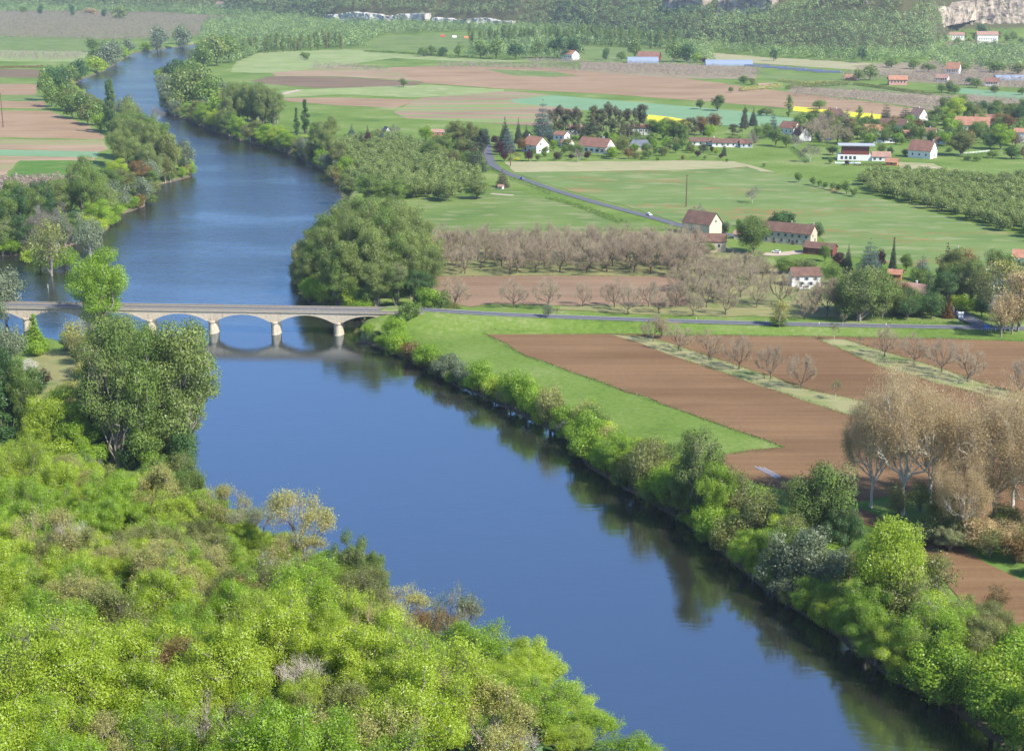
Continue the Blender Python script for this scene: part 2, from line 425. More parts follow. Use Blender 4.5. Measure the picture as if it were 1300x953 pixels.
# ------------------------------------------------------------------ terrain, water, sky
def build_ground():
    Ys = [24.0]
    while Ys[-1] < 9000: Ys.append(Ys[-1] * 1.0058)
    Ys = np.array(Ys)
    s = np.concatenate([np.linspace(-1.6, -0.42, 50), np.arange(-0.417, 0.417, 0.0028), np.linspace(0.42, 1.6, 50)])
    YY, SS = np.meshgrid(Ys, s, indexing='ij')
    XX = YY * SS
    z = hgt(XX.ravel(), YY.ravel())
    V = np.stack([XX.ravel(), YY.ravel(), z], 1)
    r, c = len(Ys), len(s)
    i = (np.arange(r - 1)[:, None] * c + np.arange(c - 1)[None, :]).ravel()
    Fq = np.stack([i, i + 1, i + c + 1, i + c], 1)
    me = np_mesh('ground', V, Fq, smooth=True)
    N = NT('valley_ground')
    p = N.pos(); sp = N.n('ShaderNodeSeparateXYZ'); N.l(p, sp.inputs[0])
    big = N.noise(0.02, detail=5, rough=0.6); fine = N.noise(0.5, detail=4, rough=0.7)
    k = N.math('ADD', N.math('MULTIPLY', big, 0.6), N.math('MULTIPLY', fine, 0.4))
    g = N.ramp(k, [(0.36, (0.065, 0.120, 0.018)), (0.47, (0.115, 0.18, 0.028)), (0.55, (0.145, 0.205, 0.045)), (0.64, (0.25, 0.26, 0.11))])
    soil = N.ramp(fine, [(0.35, (0.045, 0.040, 0.022)), (0.65, (0.10, 0.105, 0.035))])
    mud = N.mix(fine, (0.10, 0.075, 0.05), (0.19, 0.145, 0.10))
    def step(a, b):
        r_ = N.n('ShaderNodeMapRange'); r_.inputs[1].default_value = a; r_.inputs[2].default_value = b; N.l(sp.outputs[2], r_.inputs[0]); return r_.outputs[0]
    col = N.mix(step(0.5, 1.6), mud, g)
    col = N.mix(step(13.0, 20.0), col, soil)
    mat = N.diffuse(col, 0.95, 0.12)
    tag(link('ground', me, mat), kind='structure')

def build_water():
    N = NT('river_water')
    w1 = N.noise(1.0, N.mapping(0.15, (0.22, 0.60, 1)), 4, 0.62)
    w2 = N.noise(1.0, N.mapping(-0.5, (0.045, 0.09, 1)), 3, 0.6)
    patch = N.ramp(N.noise(1.0, N.mapping(0.2, (0.006, 0.014, 1)), 3), [(0.40, (0.12,) * 3), (0.62, (1, 1, 1))])
    sp = N.n('ShaderNodeSeparateXYZ'); N.l(N.pos(), sp.inputs[0])
    mr = N.n('ShaderNodeMapRange'); mr.inputs[1].default_value = 590; mr.inputs[2].default_value = 760
    mr.inputs[3].default_value = 0.11; mr.inputs[4].default_value = 1.0; N.l(sp.outputs[1], mr.inputs[0])
    amp = N.math('MULTIPLY', mr.outputs[0], N.math('ADD', N.math('MULTIPLY', patch, 0.7), 0.3))
    h = N.math('ADD', N.math('MULTIPLY', w1, 0.5), N.math('MULTIPLY', w2, 0.8))
    b = N.n('ShaderNodeBump'); b.inputs['Distance'].default_value = 0.95
    N.l(amp, b.inputs['Strength']); N.l(h, b.inputs['Height'])
    P = N.n('ShaderNodeBsdfPrincipled')
    P.inputs['Base Color'].default_value = (0.024, 0.024, 0.017, 1)
    N.l(N.math('ADD', N.math('MULTIPLY', N.math('MULTIPLY', patch, mr.outputs[0]), 0.10), 0.05), P.inputs['Roughness']); P.inputs['IOR'].default_value = 4.6; P.inputs['Specular Tint'].default_value = (0.76, 0.88, 1.0, 1)
    N.l(b.outputs[0], P.inputs['Normal'])
    mat = N.out(P.outputs[0])
    me = bpy.data.meshes.new('river_water')
    me.from_pydata([(-900, 150, 0), (600, 150, 0), (600, 4700, 0), (-1700, 4700, 0)], [], [(0, 1, 2, 3)])
    tag(link('river_water', me, mat), kind='structure')
build_water()

# fields: flat sheets cut to the outlines of the plots
LIFT = [0]
def field(name, pts, mat, jit=0.7, step=9.0, layer=None):
    LIFT[0] += 1
    z = LAND + (0.004 * LIFT[0] + 0.01 if layer is None else layer)
    W = [G(u, v)[:2] for u, v in pts]
    rg = np.random.default_rng(LIFT[0])
    out = []
    for i in range(len(W)):
        A, B = W[i], W[(i + 1) % len(W)]
        L = np.hypot(*(B - A)); st = max(step, L / 60)
        n = max(1, int(L / st)); nrm = np.array([-(B - A)[1], (B - A)[0]]) / max(L, 1e-6)
        for k in range(n):
            q = A + (B - A) * k / n
            if k: q = q + nrm * rg.normal() * jit
            out.append((q[0], q[1], z))
    tri = tessellate_polygon([[Vector(p) for p in out]])
    me = bpy.data.meshes.new(name); me.from_pydata(out, [], [t for t in tri]); me.update()
    # make all faces look up
    fl = np.empty(len(me.polygons) * 3, np.float32); me.polygons.foreach_get('normal', fl)
    if fl.reshape(-1, 3)[:, 2].mean() < 0: me.flip_normals()
    return tag(link(name, me, M[mat]), kind='structure')

E = 1420
FIELDS = [
 ('meadow', [(-120, 45), (115, 50), (118, 66), (-120, 62)], 'green'),
 ('pale_meadow', [(-120, 62), (118, 66), (100, 79), (-120, 76)], 'pale'),
 ('painted_shade_ploughed_field', [(-120, 86), (52, 89), (49, 99), (-120, 97)], 'plough_painted_shade'),  # cloud shadow over this strip, painted as a darker soil tone
 ('ploughed_field', [(-120, 106), (47, 107), (46, 121), (-120, 119)], 'plough_far2'),
 ('pale_meadow', [(-120, 119), (48, 121), (56, 129), (-120, 127)], 'green'),
 ('ploughed_field', [(-120, 128), (56, 129), (58, 138), (-120, 136)], 'plough_far2'),
 ('ploughed_field', [(-120, 140), (62, 141), (110, 158), (133, 173), (130, 177), (-120, 172)], 'plough_far2'),
 ('ploughed_field', [(-120, 175), (131, 179), (137, 190), (125, 193), (-120, 187)], 'plough_far'),
 ('wheat_field', [(-120, 187), (125, 193), (123, 200), (-120, 195)], 'teal'),
 ('ploughed_field', [(-120, 196), (122, 200), (120, 204), (25, 204), (5, 225), (-120, 232)], 'plough_far'),
 ('meadow', [(25, 204), (120, 204), (115, 215), (60, 228), (12, 226)], 'lush'),
 ('scrub_ground', [(-120, 232), (12, 226), (100, 224), (72, 252), (-120, 262)], 'brownfloor'),
 ('meadow', [(464, 58), (492, 47), (560, 44), (620, 44), (616, 52), (606, 57), (560, 66), (490, 64)], 'green'),
 ('pale_meadow', [(292, 92), (300, 78), (330, 67), (440, 63), (590, 75), (735, 79), (600, 79), (500, 74), (430, 84), (345, 93)], 'pale'),
 ('meadow', [(740, 58), (860, 62), (880, 80), (735, 78)], 'green'),
 ('ploughed_field', [(345, 93), (430, 84), (500, 88), (545, 104), (430, 97), (350, 97)], 'plough_far'),
 ('painted_shade_ploughed_field', [(318, 103), (345, 97), (430, 98), (545, 105), (500, 112), (400, 112), (340, 107)], 'plough_painted_shade'),  # shadow of a cloud on the brown field, drawn as a darker plot
 ('ploughed_field', [(490, 86), (560, 84), (700, 86), (870, 100), (1000, 117), (1100, 129), (1210, 146), (1130, 152), (1009, 138), (870, 127), (760, 119), (640, 113), (540, 106)], 'plough_far2'),
 ('green_strip', [(615, 88), (700, 91), (734, 96), (700, 98), (650, 96)], 'green'),
 ('meadow', [(345, 116), (430, 112), (545, 108), (640, 114), (640, 120), (520, 124), (430, 120), (360, 124)], 'pale'),
 ('ploughed_strip', [(358, 125), (430, 124), (532, 127), (502, 137), (430, 134), (366, 129)], 'plough_far2'),
 ('striped_field', [(532, 125), (645, 116), (735, 124), (760, 130), (740, 140), (690, 160), (515, 151), (500, 143)], 'striped'),
 ('wheat_field', [(648, 127), (700, 121), (870, 135), (945, 142), (1019, 152), (1009, 160), (930, 161), (860, 152), (802, 146), (653, 131)], 'teal'),
 ('rape_field', [(822, 146), (852, 149), (876, 153), (876, 160), (822, 154)], 'rape'),
 ('rape_field', [(1007, 135), (1119, 146), (1119, 152), (1007, 141)], 'rape'),
 ('bare_orchard_ground', [(737, 79), (870, 82), (960, 86), (960, 101), (870, 100), (800, 96), (737, 90)], 'brownfloor'),
 ('dry_meadow', [(887, 66), (980, 71), (1165, 85), (1100, 90), (951, 80), (890, 79)], 'straw'),
 ('meadow', [(950, 92), (1060, 97), (1100, 108), (1190, 120), (1140, 123), (1000, 106)], 'green'),
 ('bare_orchard_ground', [(1005, 110), (1200, 122), (1300, 118), (E, 122), (E, 150), (1220, 146), (1100, 127), (1000, 117)], 'brownfloor'),
 ('wheat_field', [(1220, 112), (1300, 119), (E, 128), (E, 133), (1300, 128), (1212, 118)], 'teal'),
 ('bare_orchard_ground', [(1080, 84), (1300, 66), (E, 62), (E, 112), (1300, 112), (1150, 104)], 'brownfloor'),
 ('straw_strip', [(640, 206), (860, 204), (933, 205), (948, 212), (900, 216), (860, 216), (654, 219)], 'straw'),
 ('poppy_meadow', [(654, 219), (860, 216), (948, 213), (1060, 236), (1180, 270), (1300, 300), (E, 325), (E, 345), (1230, 352), (1060, 322), (1040, 300), (960, 290), (878, 288), (800, 264), (700, 236), (663, 223)], 'poppy'),
 ('meadow', [(500, 262), (560, 242), (632, 236), (700, 254), (850, 291), (700, 294), (548, 297)], 'green'),
 ('orchard_ground', [(545, 297), (700, 294), (856, 294), (940, 318), (1000, 345), (1082, 400), (1075, 403), (863, 401), (700, 393), (720, 390), (863, 352), (545, 352)], 'orchard_floor'),
 ('ploughed_field', [(543, 351), (700, 350), (845, 351), (868, 355), (876, 388), (700, 388), (620, 386), (600, 390), (552, 384), (538, 378)], 'plough_flat'),
 ('ploughed_field', [(613, 423), (760, 424), (1000, 427), (1200, 430), (E, 440), (E, 900), (1345, 860), (1245, 800), (1165, 700), (1120, 672), (1060, 655), (1010, 625), (955, 612), (905, 590), (915, 578), (995, 568), (870, 523), (667, 452)], 'plough'),
 ('grass_strip', [(775, 425), (820, 428), (870, 443), (1029, 496), (1100, 511), (1120, 528), (1077, 527), (995, 499), (870, 457)], 'dry'),
 ('grass_strip', [(1040, 431), (1072, 431), (1100, 440), (1200, 470), (1300, 504), (E, 536), (E, 550), (1300, 517), (1117, 465)], 'dry'),
 ('grassy_patch', [(1080, 640), (1140, 628), (1200, 640), (1300, 680), (E, 720), (E, 790), (1300, 738), (1220, 695), (1140, 668)], 'lush'),
 ('grassy_patch', [(1030, 440), (1060, 440), (1050, 444)], 'dry'),
 ('riverside_lawn', [(42, 447), (88, 446), (104, 470), (120, 500), (150, 540), (60, 540), (40, 500)], 'orchard_floor'),
 ('parched_grass', [(1140, 206), (1185, 208), (1200, 214), (1140, 216)], 'straw'),
 ('parched_grass', [(930, 205), (960, 212), (985, 219), (965, 218)], 'straw'),
]
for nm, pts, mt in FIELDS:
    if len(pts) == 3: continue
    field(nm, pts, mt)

def ribbon(name, pts, width, mat, z=None, step=6.0):
    """pts world (x,y,z)"""
    P = [np.array(p, float) for p in pts]
    Q = []
    for a, b in zip(P[:-1], P[1:]):
        n = max(1, int(np.hypot(*(b - a)[:2]) / step))
        for k in range(n): Q.append(a + (b - a) * k / n)
    Q.append(P[-1])
    Q = np.array(Q)
    for _ in range(3):
        Q[1:-1] = (Q[:-2] + Q[1:-1] * 2 + Q[2:]) / 4
    T = np.gradient(Q[:, :2], axis=0); T /= np.linalg.norm(T, axis=1)[:, None]
    Nn = np.stack([-T[:, 1], T[:, 0]], 1)
    L = np.column_stack([Q[:, :2] + Nn * width / 2, Q[:, 2]]); Rr = np.column_stack([Q[:, :2] - Nn * width / 2, Q[:, 2]])
    V = np.concatenate([L, Rr]); n = len(Q)
    Fq = [(i + n, i + 1 + n, i + 1, i) for i in range(n - 1)]
    me = np_mesh(name, V, np.array(Fq))
    return tag(link(name, me, M[mat]), kind='structure')

ribbon('road', ROADW[1:], 6.2, 'asphalt')
for off in (-2.85, 2.85):
    T = np.gradient(ROADW[:, :2], axis=0); T /= np.linalg.norm(T, axis=1)[:, None]
    ln = ROADW.copy(); ln[:, :2] += np.stack([-T[:, 1], T[:, 0]], 1) * off; ln[:, 2] += 0.012
    ribbon('road_marking', ln[1:], 0.14, 'white')
def land_line(pts, dz): return [G(u, v, LAND + dz) for u, v in pts]
ribbon('country_road', land_line([(614, 168), (617, 178), (619, 192), (623, 207), (634, 216), (663, 227), (700, 240), (760, 258), (825, 275), (880, 291), (925, 297), (945, 301)], 0.21), 6.5, 'asphalt')
ribbon('side_road', land_line([(1217, 396), (1228, 404), (1240, 411), (1252, 415)], 0.75), 7.0, 'asphalt')
ribbon('farm_track', land_line([(1040, 318), (1010, 318), (985, 326), (970, 322)], 0.22), 8, 'path')
ribbon('field_path', land_line([(357, 120), (381, 114)], 0.2), 9, 'path')
ribbon('field_path', land_line([(262, 117), (280, 117), (292, 117)], 0.2), 7, 'path')
ribbon('field_path', land_line([(1170, 210), (1200, 216), (1215, 222)], 0.23), 3, 'path')
for o_ in (0, 5): ribbon('riverside_path', [np.append(G(u + o_, v)[:2], hgt(*G(u + o_, v)[:2])[0] + 0.12) for u, v in [(74, 452), (68, 470), (70, 490), (78, 510)]], 0.55, 'brownfloor')
ribbon('garden_path', land_line([(623, 246), (640, 247), (652, 248)], 0.24), 4, 'path')

# ------------------------------------------------------------------ tree making
def tubes(paths, sides=5):
    """paths: list of (pts (n,3), radii (n)) -> V, F"""
    V = []; Fc = []; o = 0
    ang = np.arange(sides) * 2 * np.pi / sides
    for P, r in paths:
        P = np.asarray(P, float); n = len(P)
        T = np.gradient(P, axis=0); T /= np.maximum(np.linalg.norm(T, axis=1)[:, None], 1e-9)
        up = np.where(np.abs(T[:, 2:3]) > 0.9, np.array([[1., 0, 0]]), np.array([[0, 0, 1.]]))
        a = np.cross(T, up); a /= np.linalg.norm(a, axis=1)[:, None]; b = np.cross(T, a)
        ring = P[:, None, :] + (a[:, None, :] * np.cos(ang)[None, :, None] + b[:, None, :] * np.sin(ang)[None, :, None]) * np.asarray(r)[:, None, None]
        V.append(ring.reshape(-1, 3))
        i = (np.arange(n - 1)[:, None] * sides + np.arange(sides)[None, :])
        j = (np.arange(n - 1)[:, None] * sides + (np.arange(sides)[None, :] + 1) % sides)
        Fc.append(np.stack([i, j, j + sides, i + sides], -1).reshape(-1, 4) + o)
        o += n * sides
    return np.concatenate(V), np.concatenate(Fc)

def rand_dirs(rg, n):
    d = rg.normal(size=(n, 3)); return d / np.linalg.norm(d, axis=1)[:, None]

def cards(rg, C, Nrm, size, jitter=0.7, aspect=0.7):
    """leaf-clump faces at C, their normals scattered round Nrm"""
    n = len(C)
    N = Nrm + rand_dirs(rg, n) * jitter; N /= np.maximum(np.linalg.norm(N, axis=1)[:, None], 1e-9)
    t = np.cross(N, rand_dirs(rg, n)); t /= np.maximum(np.linalg.norm(t, axis=1)[:, None], 1e-9)
    b = np.cross(N, t)
    s = size * rg.uniform(0.55, 1.25, n)[:, None] * 0.5
    bend = N * s * 0.25
    V = np.stack([C - t * s, C + b * s * aspect + bend, C + t * s, C - b * s * aspect + bend], 1)
    return V.reshape(-1, 3)

def quads(n): return np.arange(n * 4).reshape(-1, 4)

def clump_crown(rg, clumps, n, size, hollow=0.55, jitter=0.7, aspect=0.7, up=0.25):
    """clumps: (cx,cy,cz,rx,ry,rz); leaves mostly near the clump surfaces"""
    C = np.asarray(clumps); vol = (C[:, 3] * C[:, 4] * C[:, 5]) ** (2 / 3.); k = rg.choice(len(C), n, p=vol / vol.sum())
    d = rand_dirs(rg, n); r = rg.uniform(hollow ** 2, 1, n) ** 0.5
    r *= 1 + 0.12 * np.sin(d[:, 0] * 7 + k) * np.cos(d[:, 1] * 6 + 2 * k)
    P = C[k, :3] + d * r[:, None] * C[k, 3:6]
    nr = d / C[k, 3:6]; nr /= np.linalg.norm(nr, axis=1)[:, None]; nr[:, 2] += up
    V = cards(rg, P, nr, size, jitter, aspect)
    ct = rg.uniform(0, 1, len(C))
    tint = np.clip(0.5 * ct[k] + 0.5 * rg.uniform(0, 1, n), 0, 1)
    return V, np.repeat(tint, 4)

def limb(rg, a, b, r0, r1, n=5, wob=0.06):
    a = np.array(a, float); b = np.array(b, float); t = np.linspace(0, 1, n)[:, None]
    P = a + (b - a) * t; L = np.linalg.norm(b - a)
    P[1:-1] += rg.normal(size=(n - 2, 3)) * L * wob
    P[:, 2] += (np.sin(t[:, 0] * np.pi) * L * 0.06)
    return P, np.linspace(r0, r1, n)

PROTO = {}
def reg(name, trunk, crown, H, W, tmat, cmat):
    tv, tf = trunk
    tv = tv.copy(); allv = tv if crown is None else np.concatenate([tv, crown[0]])
    fz = H / np.percentile(allv[:, 2], 99.7); fx = W / (np.percentile(np.hypot(allv[:, 0], allv[:, 1]), 98.5) * 2)
    if crown is not None:
        cv, ti_ = crown; cv = cv.reshape(-1, 4, 3); cc = cv.mean(1, keepdims=True); cv = (cv - cc) + cc * np.array([fx, fx, fz]); crown = (cv.reshape(-1, 3), ti_)
    tv *= np.array([fx, fx, fz])
    tm = np_mesh(name + '_trunk', tv, tf, smooth=True); tm.materials.append(M[tmat])
    cm = None
    if crown is not None:
        V, ti = crown
        cm = np_mesh(name + '_crown', V, quads(len(V) // 4), tint=ti); cm.materials.append(M[cmat])
    PROTO[name] = dict(t=tm, c=cm, H=H, W=W, cmat=cmat, tmat=tmat)

def broad(name, seed, H, W, n, size, nclump=20, low=0.18, cmat='mid', tmat='bark_brown', squat=1.0, gap=0.62, csize=0.25, twigs=0, jit=0.7):
    rg = np.random.default_rng(seed)
    cz = H * (low + (1 - low) / 2); rz = H * (1 - low) / 2
    cl = []
    for k in range(nclump):
        d = rand_dirs(rg, 1)[0]; d[2] = d[2] * 0.9 + 0.08
        q = rg.uniform(0.35, 0.78)
        rr = W * csize * rg.uniform(0.65, 1.2)
        c = np.array([d[0] * W / 2 * q, d[1] * W / 2 * q, cz + d[2] * rz * q * 1.02])
        if c[2] - rr * 0.7 < H * low * 0.7: c[2] = H * low * 0.7 + rr * 0.7
        cl.append([*c, rr, rr, rr * 0.78 * squat])
    cl.append([0, 0, cz, W * 0.24, W * 0.24, rz * 0.6])
    cr = clump_crown(rg, cl, n, size, gap, jit)
    paths = [limb(rg, (0, 0, -0.5), (rg.normal() * .2, rg.normal() * .2, cz), 0.022 * H + 0.05, 0.010 * H, 6, 0.02)]
    for c in cl[:nclump]:
        z0 = rg.uniform(low * 0.8, 0.5) * H
        paths.append(limb(rg, (0, 0, z0), c[:3], 0.009 * H, 0.003 * H, 5))
        for _ in range(twigs):
            e = np.array(c[:3]) + rand_dirs(rg, 1)[0] * np.array(c[3:6]) * 1.15
            paths.append(limb(rg, c[:3], e, 0.0035 * H, 0.0010 * H, 4))
    reg(name, tubes(paths, 5), cr, H, W, tmat, cmat)

def column(name, seed, H, W, n, size, cmat, low=0.04, power=0.6, peak=0.45, tmat='bark_brown', nclump=34, gap=0.5, trunkvis=0.0):
    rg = np.random.default_rng(seed); cl = []
    for k in range(nclump):
        t = (k + rg.uniform(0, 1)) / nclump
        z = H * (low + (1 - low) * t)
        env = (min(t / peak, 1) ** 0.5) * (min((1 - t) / (1 - peak), 1) ** power)
        a = rg.uniform(0, 6.28); rad = W / 2 * env
        rr = max(W * 0.16, rad * 0.5)
        q = max(rad - rr, 0) * rg.uniform(0.75, 1.1)
        cl.append([q * math.cos(a), q * math.sin(a), min(z, H - rr * 0.7), rr, rr, rr * 1.5])
    cr = clump_crown(rg, cl, n, size, gap, aspect=0.6)
    paths = [limb(rg, (0, 0, -0.5), (0, 0, H * 0.9), 0.012 * H + 0.08, 0.03, 7, 0.006)]
    for c in cl[::2]: paths.append(limb(rg, (0, 0, max(c[2] - H * 0.12, 0.3)), c[:3], 0.10, 0.03, 4))
    reg(name, tubes(paths, 5), cr, H, W, tmat, cmat)

def conifer(name, seed, H, W, n, size, cmat, tiers=11, low=0.06, droop=0.2, flat=False):
    rg = np.random.default_rng(seed); cl = []
    for k in range(tiers):
        t = k / (tiers - 1.0); z = H * (low + (0.97 - low) * t)
        rad = W / 2 * ((1 - t) ** (0.55 if flat else 0.85)) + 0.12
        m = max(3, int(7 * (1 - t) + 3))
        for j in range(m):
            a = j / m * 6.28 + rg.uniform(-.4, .4); q = rad * rg.uniform(0.45, 0.72); rr = max(rad * 0.52, 0.35)
            cl.append([q * math.cos(a), q * math.sin(a), z - droop * q, rr, rr, rr * (0.45 if flat else 0.95)])
    cr = clump_crown(rg, cl, n, size, 0.3, jitter=0.9, aspect=0.5)
    paths = [limb(rg, (0, 0, -0.5), (0, 0, H * 0.97), 0.018 * H + 0.05, 0.03, 7, 0.004)]
    for c in cl[::3]: paths.append(limb(rg, (0, 0, c[2]), c[:3], 0.07, 0.02, 3))
    reg(name, tubes(paths, 5), cr, H, W, 'bark_brown', cmat)

def scots(name, seed, H, W, n, size):
    rg = np.random.default_rng(seed); cl = []
    for k in range(24):
        t = rg.uniform(0.25, 1.0); a = rg.uniform(0, 6.28); q = W / 2 * rg.uniform(0.15, 0.75) * (1.15 - 0.6 * (t - 0.25))
        rr = W * rg.uniform(0.14, 0.23)
        cl.append([q * math.cos(a), q * math.sin(a), H * t - rr * 0.5, rr, rr, rr * 0.7])
    cr = clump_crown(rg, cl, n, size, 0.4, jitter=0.7, aspect=0.45)
    paths = [limb(rg, (0, 0, -0.5), (0, 0, H * 0.93), 0.02 * H, 0.04, 7, 0.01)]
    for c in cl: paths.append(limb(rg, (0, 0, c[2] - 1.0), c[:3], 0.10, 0.03, 3))
    reg(name, tubes(paths, 5), cr, H, W, 'bark_grey', 'pine')

def branching(rg, H, W, trunk=0.22, limbs=6, depth=4, kids=3, r0=0.3, spread=0.55, twig=7, rtw=0.022, upb=0.25, lean=0.1):
    """a bare crown: limbs that fork again and again inside a rounded envelope"""
    thick = []; thin = []; tips = []
    cz = H * (trunk + (1 - trunk) * 0.5); rz = H * (1 - trunk) * 0.52
    def clampin(p):
        q = np.array([p[0] / (W / 2), p[1] / (W / 2), (p[2] - cz) / rz]); l = np.linalg.norm(q)
        if l > 1: q /= l; return np.array([q[0] * W / 2, q[1] * W / 2, cz + q[2] * rz])
        return p
    def grow(p, d, L, r, lv):
        e = clampin(p + d * L)
        if np.linalg.norm(e - p) < 0.12: return
        P, rr = limb(rg, p, e, r, r * 0.6, 4, 0.05)
        (thick if r > 0.04 else thin).append((P, rr))
        if lv == 0:
            for _ in range(twig):
                dd = d * 0.7 + rand_dirs(rg, 1)[0] * 0.75; dd[2] += upb * 0.6; dd /= np.linalg.norm(dd)
                s = P[rg.integers(1, 4)]; q = s + dd * L * rg.uniform(0.6, 1.3)
                thin.append((np.array([s, (s + q) / 2 + rg.normal(size=3) * 0.05, q]), np.array([rtw, rtw * 0.8, rtw * 0.5])))
                tips.append(q)
            return
        for k in range(kids):
            dd = d + rand_dirs(rg, 1)[0] * spread * 1.35; dd[2] += upb * 0.35; dd /= np.linalg.norm(dd)
            s = P[-1] if k else P[2]
            grow(P[rg.integers(2, 4)], dd, L * rg.uniform(0.6, 0.85), r * 0.58, lv - 1)
    top = np.array([rg.normal() * lean, rg.normal() * lean, H * trunk])
    thick.append(limb(rg, (0, 0, -0.5), top, r0, r0 * 0.75, 5, 0.02))
    for k in range(limbs):
        a = 6.28 * k / limbs + rg.uniform(-.3, .3); el = rg.uniform(0.35, 1.25)
        d = np.array([math.cos(a) * math.cos(el), math.sin(a) * math.cos(el), math.sin(el)])
        grow(top - np.array([0, 0, rg.uniform(0, .12) * H * trunk]), d, max(W / 2, rz) * rg.uniform(0.42, 0.55), r0 * 0.5, depth - 1)
    return thick, thin, np.array(tips)

def bare(name, seed, H, W, leaves=0, lsize=0.3, cmat='buds', tmat='bark_brown', twmat='bark_twig', **kw):
    rg = np.random.default_rng(seed)
    thick, thin, tips = branching(rg, H, W, **kw)
    al = np.concatenate([p for p, r in thick + thin]); fz = H / np.percentile(al[:, 2], 99.5); fx = W / (np.percentile(np.hypot(al[:, 0], al[:, 1]), 98.0) * 2)
    SCL = np.array([fx, fx, fz]); thick = [(p * SCL, r) for p, r in thick]; thin = [(p * SCL, r) for p, r in thin]; tips = tips * SCL
    tv, tf = tubes(thick, 5)
    v2, f2 = tubes(thin, 3)
    tm = np_mesh(name + '_trunk', tv, tf, smooth=True); tm.materials.append(M[tmat])
    if leaves:
        k = rg.integers(0, len(tips), leaves)
        P = tips[k] + rg.normal(size=(leaves, 3)) * 0.35 * (W / 12)
        V = cards(rg, P, rand_dirs(rg, leaves) * 0.4 + np.array([0, 0, 0.3]), lsize, 1.0)
        # branches and leaves in one crown mesh, two materials
        allV = np.concatenate([v2, V]); allF = np.concatenate([f2, quads(leaves) + len(v2)])
        ti = np.concatenate([np.full(len(v2), .5), np.repeat(rg.uniform(0, 1, leaves), 4)])
        cm = np_mesh(name + '_crown', allV, allF, tint=ti)
        cm.materials.append(M[cmat]); cm.materials.append(M[twmat])
        mi = np.zeros(len(allF), np.int32); mi[:len(f2)] = 1; cm.polygons.foreach_set('material_index', mi)
    else:
        cm = np_mesh(name + '_crown', v2, f2, tint=np.full(len(v2), .5)); cm.materials.append(M[twmat]); 
    PROTO[name] = dict(t=tm, c=cm, H=H, W=W, cmat=cmat if leaves else twmat, tmat=tmat)

# near slope (seen from 100-300 m)
for i in range(4): broad('near_broad%d' % i, 100 + i, 10, 9, 44000, 0.15, 60, 0.05, 'bright', 'bark_grey', gap=0.35, csize=0.11, twigs=2, squat=1.3, jit=0.5)
for i in range(3): bare('near_twiggy%d' % i, 120 + i, 10, 8.5, 20000, 0.16, 'lime', 'bark_grey', 'bark_grey', limbs=7, depth=4, twig=7, r0=0.16, rtw=0.014, upb=0.5)
bare('near_bare0', 130, 8, 7, 600, 0.16, 'tan', 'bark_pale', 'bark_pale', limbs=7, depth=4, twig=6, r0=0.14, rtw=0.014, upb=0.5)
bare('near_airy0', 131, 11, 8.5, 7500, 0.17, 'buds', 'bark_brown', 'bark_twig', limbs=6, depth=4, twig=6, r0=0.2, rtw=0.015, upb=0.6)
# mid distance
for i in range(4): broad('broad%d' % i, 10 + i, 12, 11.5, 6500, 0.46, 26, 0.04, gap=0.5, csize=0.21)
for i in range(3): broad('shrub%d' % i, 20 + i, 5, 6.5, 3000, 0.36, 16, 0.0, 'bright', gap=0.5, csize=0.22)
for i in range(2): broad('willow%d' % i, 30 + i, 9, 9.5, 6500, 0.36, 26, 0.0, 'willow', 'bark_pale', gap=0.4, csize=0.19)
for i in range(2): broad('airy%d' % i, 34 + i, 12, 10, 3600, 0.38, 24, 0.02, 'olive', 'bark_grey', gap=0.3, csize=0.22, twigs=3)
for i in range(3): column('poplar%d' % i, 40 + i, 25, 10.5, 7500, 0.55, 'poplar', low=0.10, peak=0.58, power=0.30)
column('lombardy0', 45, 28, 5.0, 6500, 0.48, 'dark', low=0.02, peak=0.35, power=0.7)
for i in range(3): bare('walnut%d' % i, 50 + i, 11, 12, 0, limbs=6, depth=5, kids=3, twig=8, r0=0.28, rtw=0.014, trunk=0.14)
bare('bare_grey0', 54, 12, 11, 0, limbs=6, depth=5, kids=3, twig=4, r0=0.22, rtw=0.020, trunk=0.12, twmat='bark_grey', tmat='bark_pale', upb=0.5)
for i in range(2): bare('plane%d' % i, 60 + i, 34, 25, 34000, 0.32, 'tan', 'bark_pale', 'bark_warm', limbs=10, depth=5, kids=3, twig=6, r0=0.62, rtw=0.024, trunk=0.18, upb=0.3)
for i in range(2): bare('sapling%d' % i, 64 + i, 7, 4, 300, 0.3, 'olive', 'bark_pale', 'bark_grey', limbs=5, depth=3, twig=6, r0=0.08, rtw=0.015, trunk=0.3, upb=0.6)
conifer('spruce0', 70, 14, 7.0, 8000, 0.50, 'conifer', tiers=18)
conifer('cedar0', 71, 18, 15, 11000, 0.55, 'blue_conifer', tiers=9, droop=0.05, flat=True)
conifer('cypress0', 72, 12, 3.2, 5000, 0.36, 'conifer', tiers=26, low=0.02, droop=0.0)
for i in range(2): scots('scots%d' % i, 74 + i, 22, 11, 5200, 0.6)
for i in range(3): broad('big%d' % i, 90 + i, 30, 22, 30000, 0.50, 60, 0.03, 'mid', 'bark_grey', gap=0.5, csize=0.135, twigs=1)
for i in range(2): broad('dense%d' % i, 94 + i, 20, 22, 26000, 0.50, 54, -0.03, 'green', 'bark_grey', gap=0.55, csize=0.15)
# far away (over about 1000 m)
for i in range(3): broad('far_broad%d' % i, 80 + i, 12, 12, 1300, 0.95, 16, 0.0, gap=0.5)
for i in range(2): column('far_poplar%d' % i, 84 + i, 22, 8, 900, 1.1, 'poplar', low=0.08, peak=0.5, power=0.5, nclump=16)
for i in range(2): broad('orchard%d' % i, 88 + i, 6.5, 7.5, 1500, 0.55, 12, 0.12, 'orchard', gap=0.5)

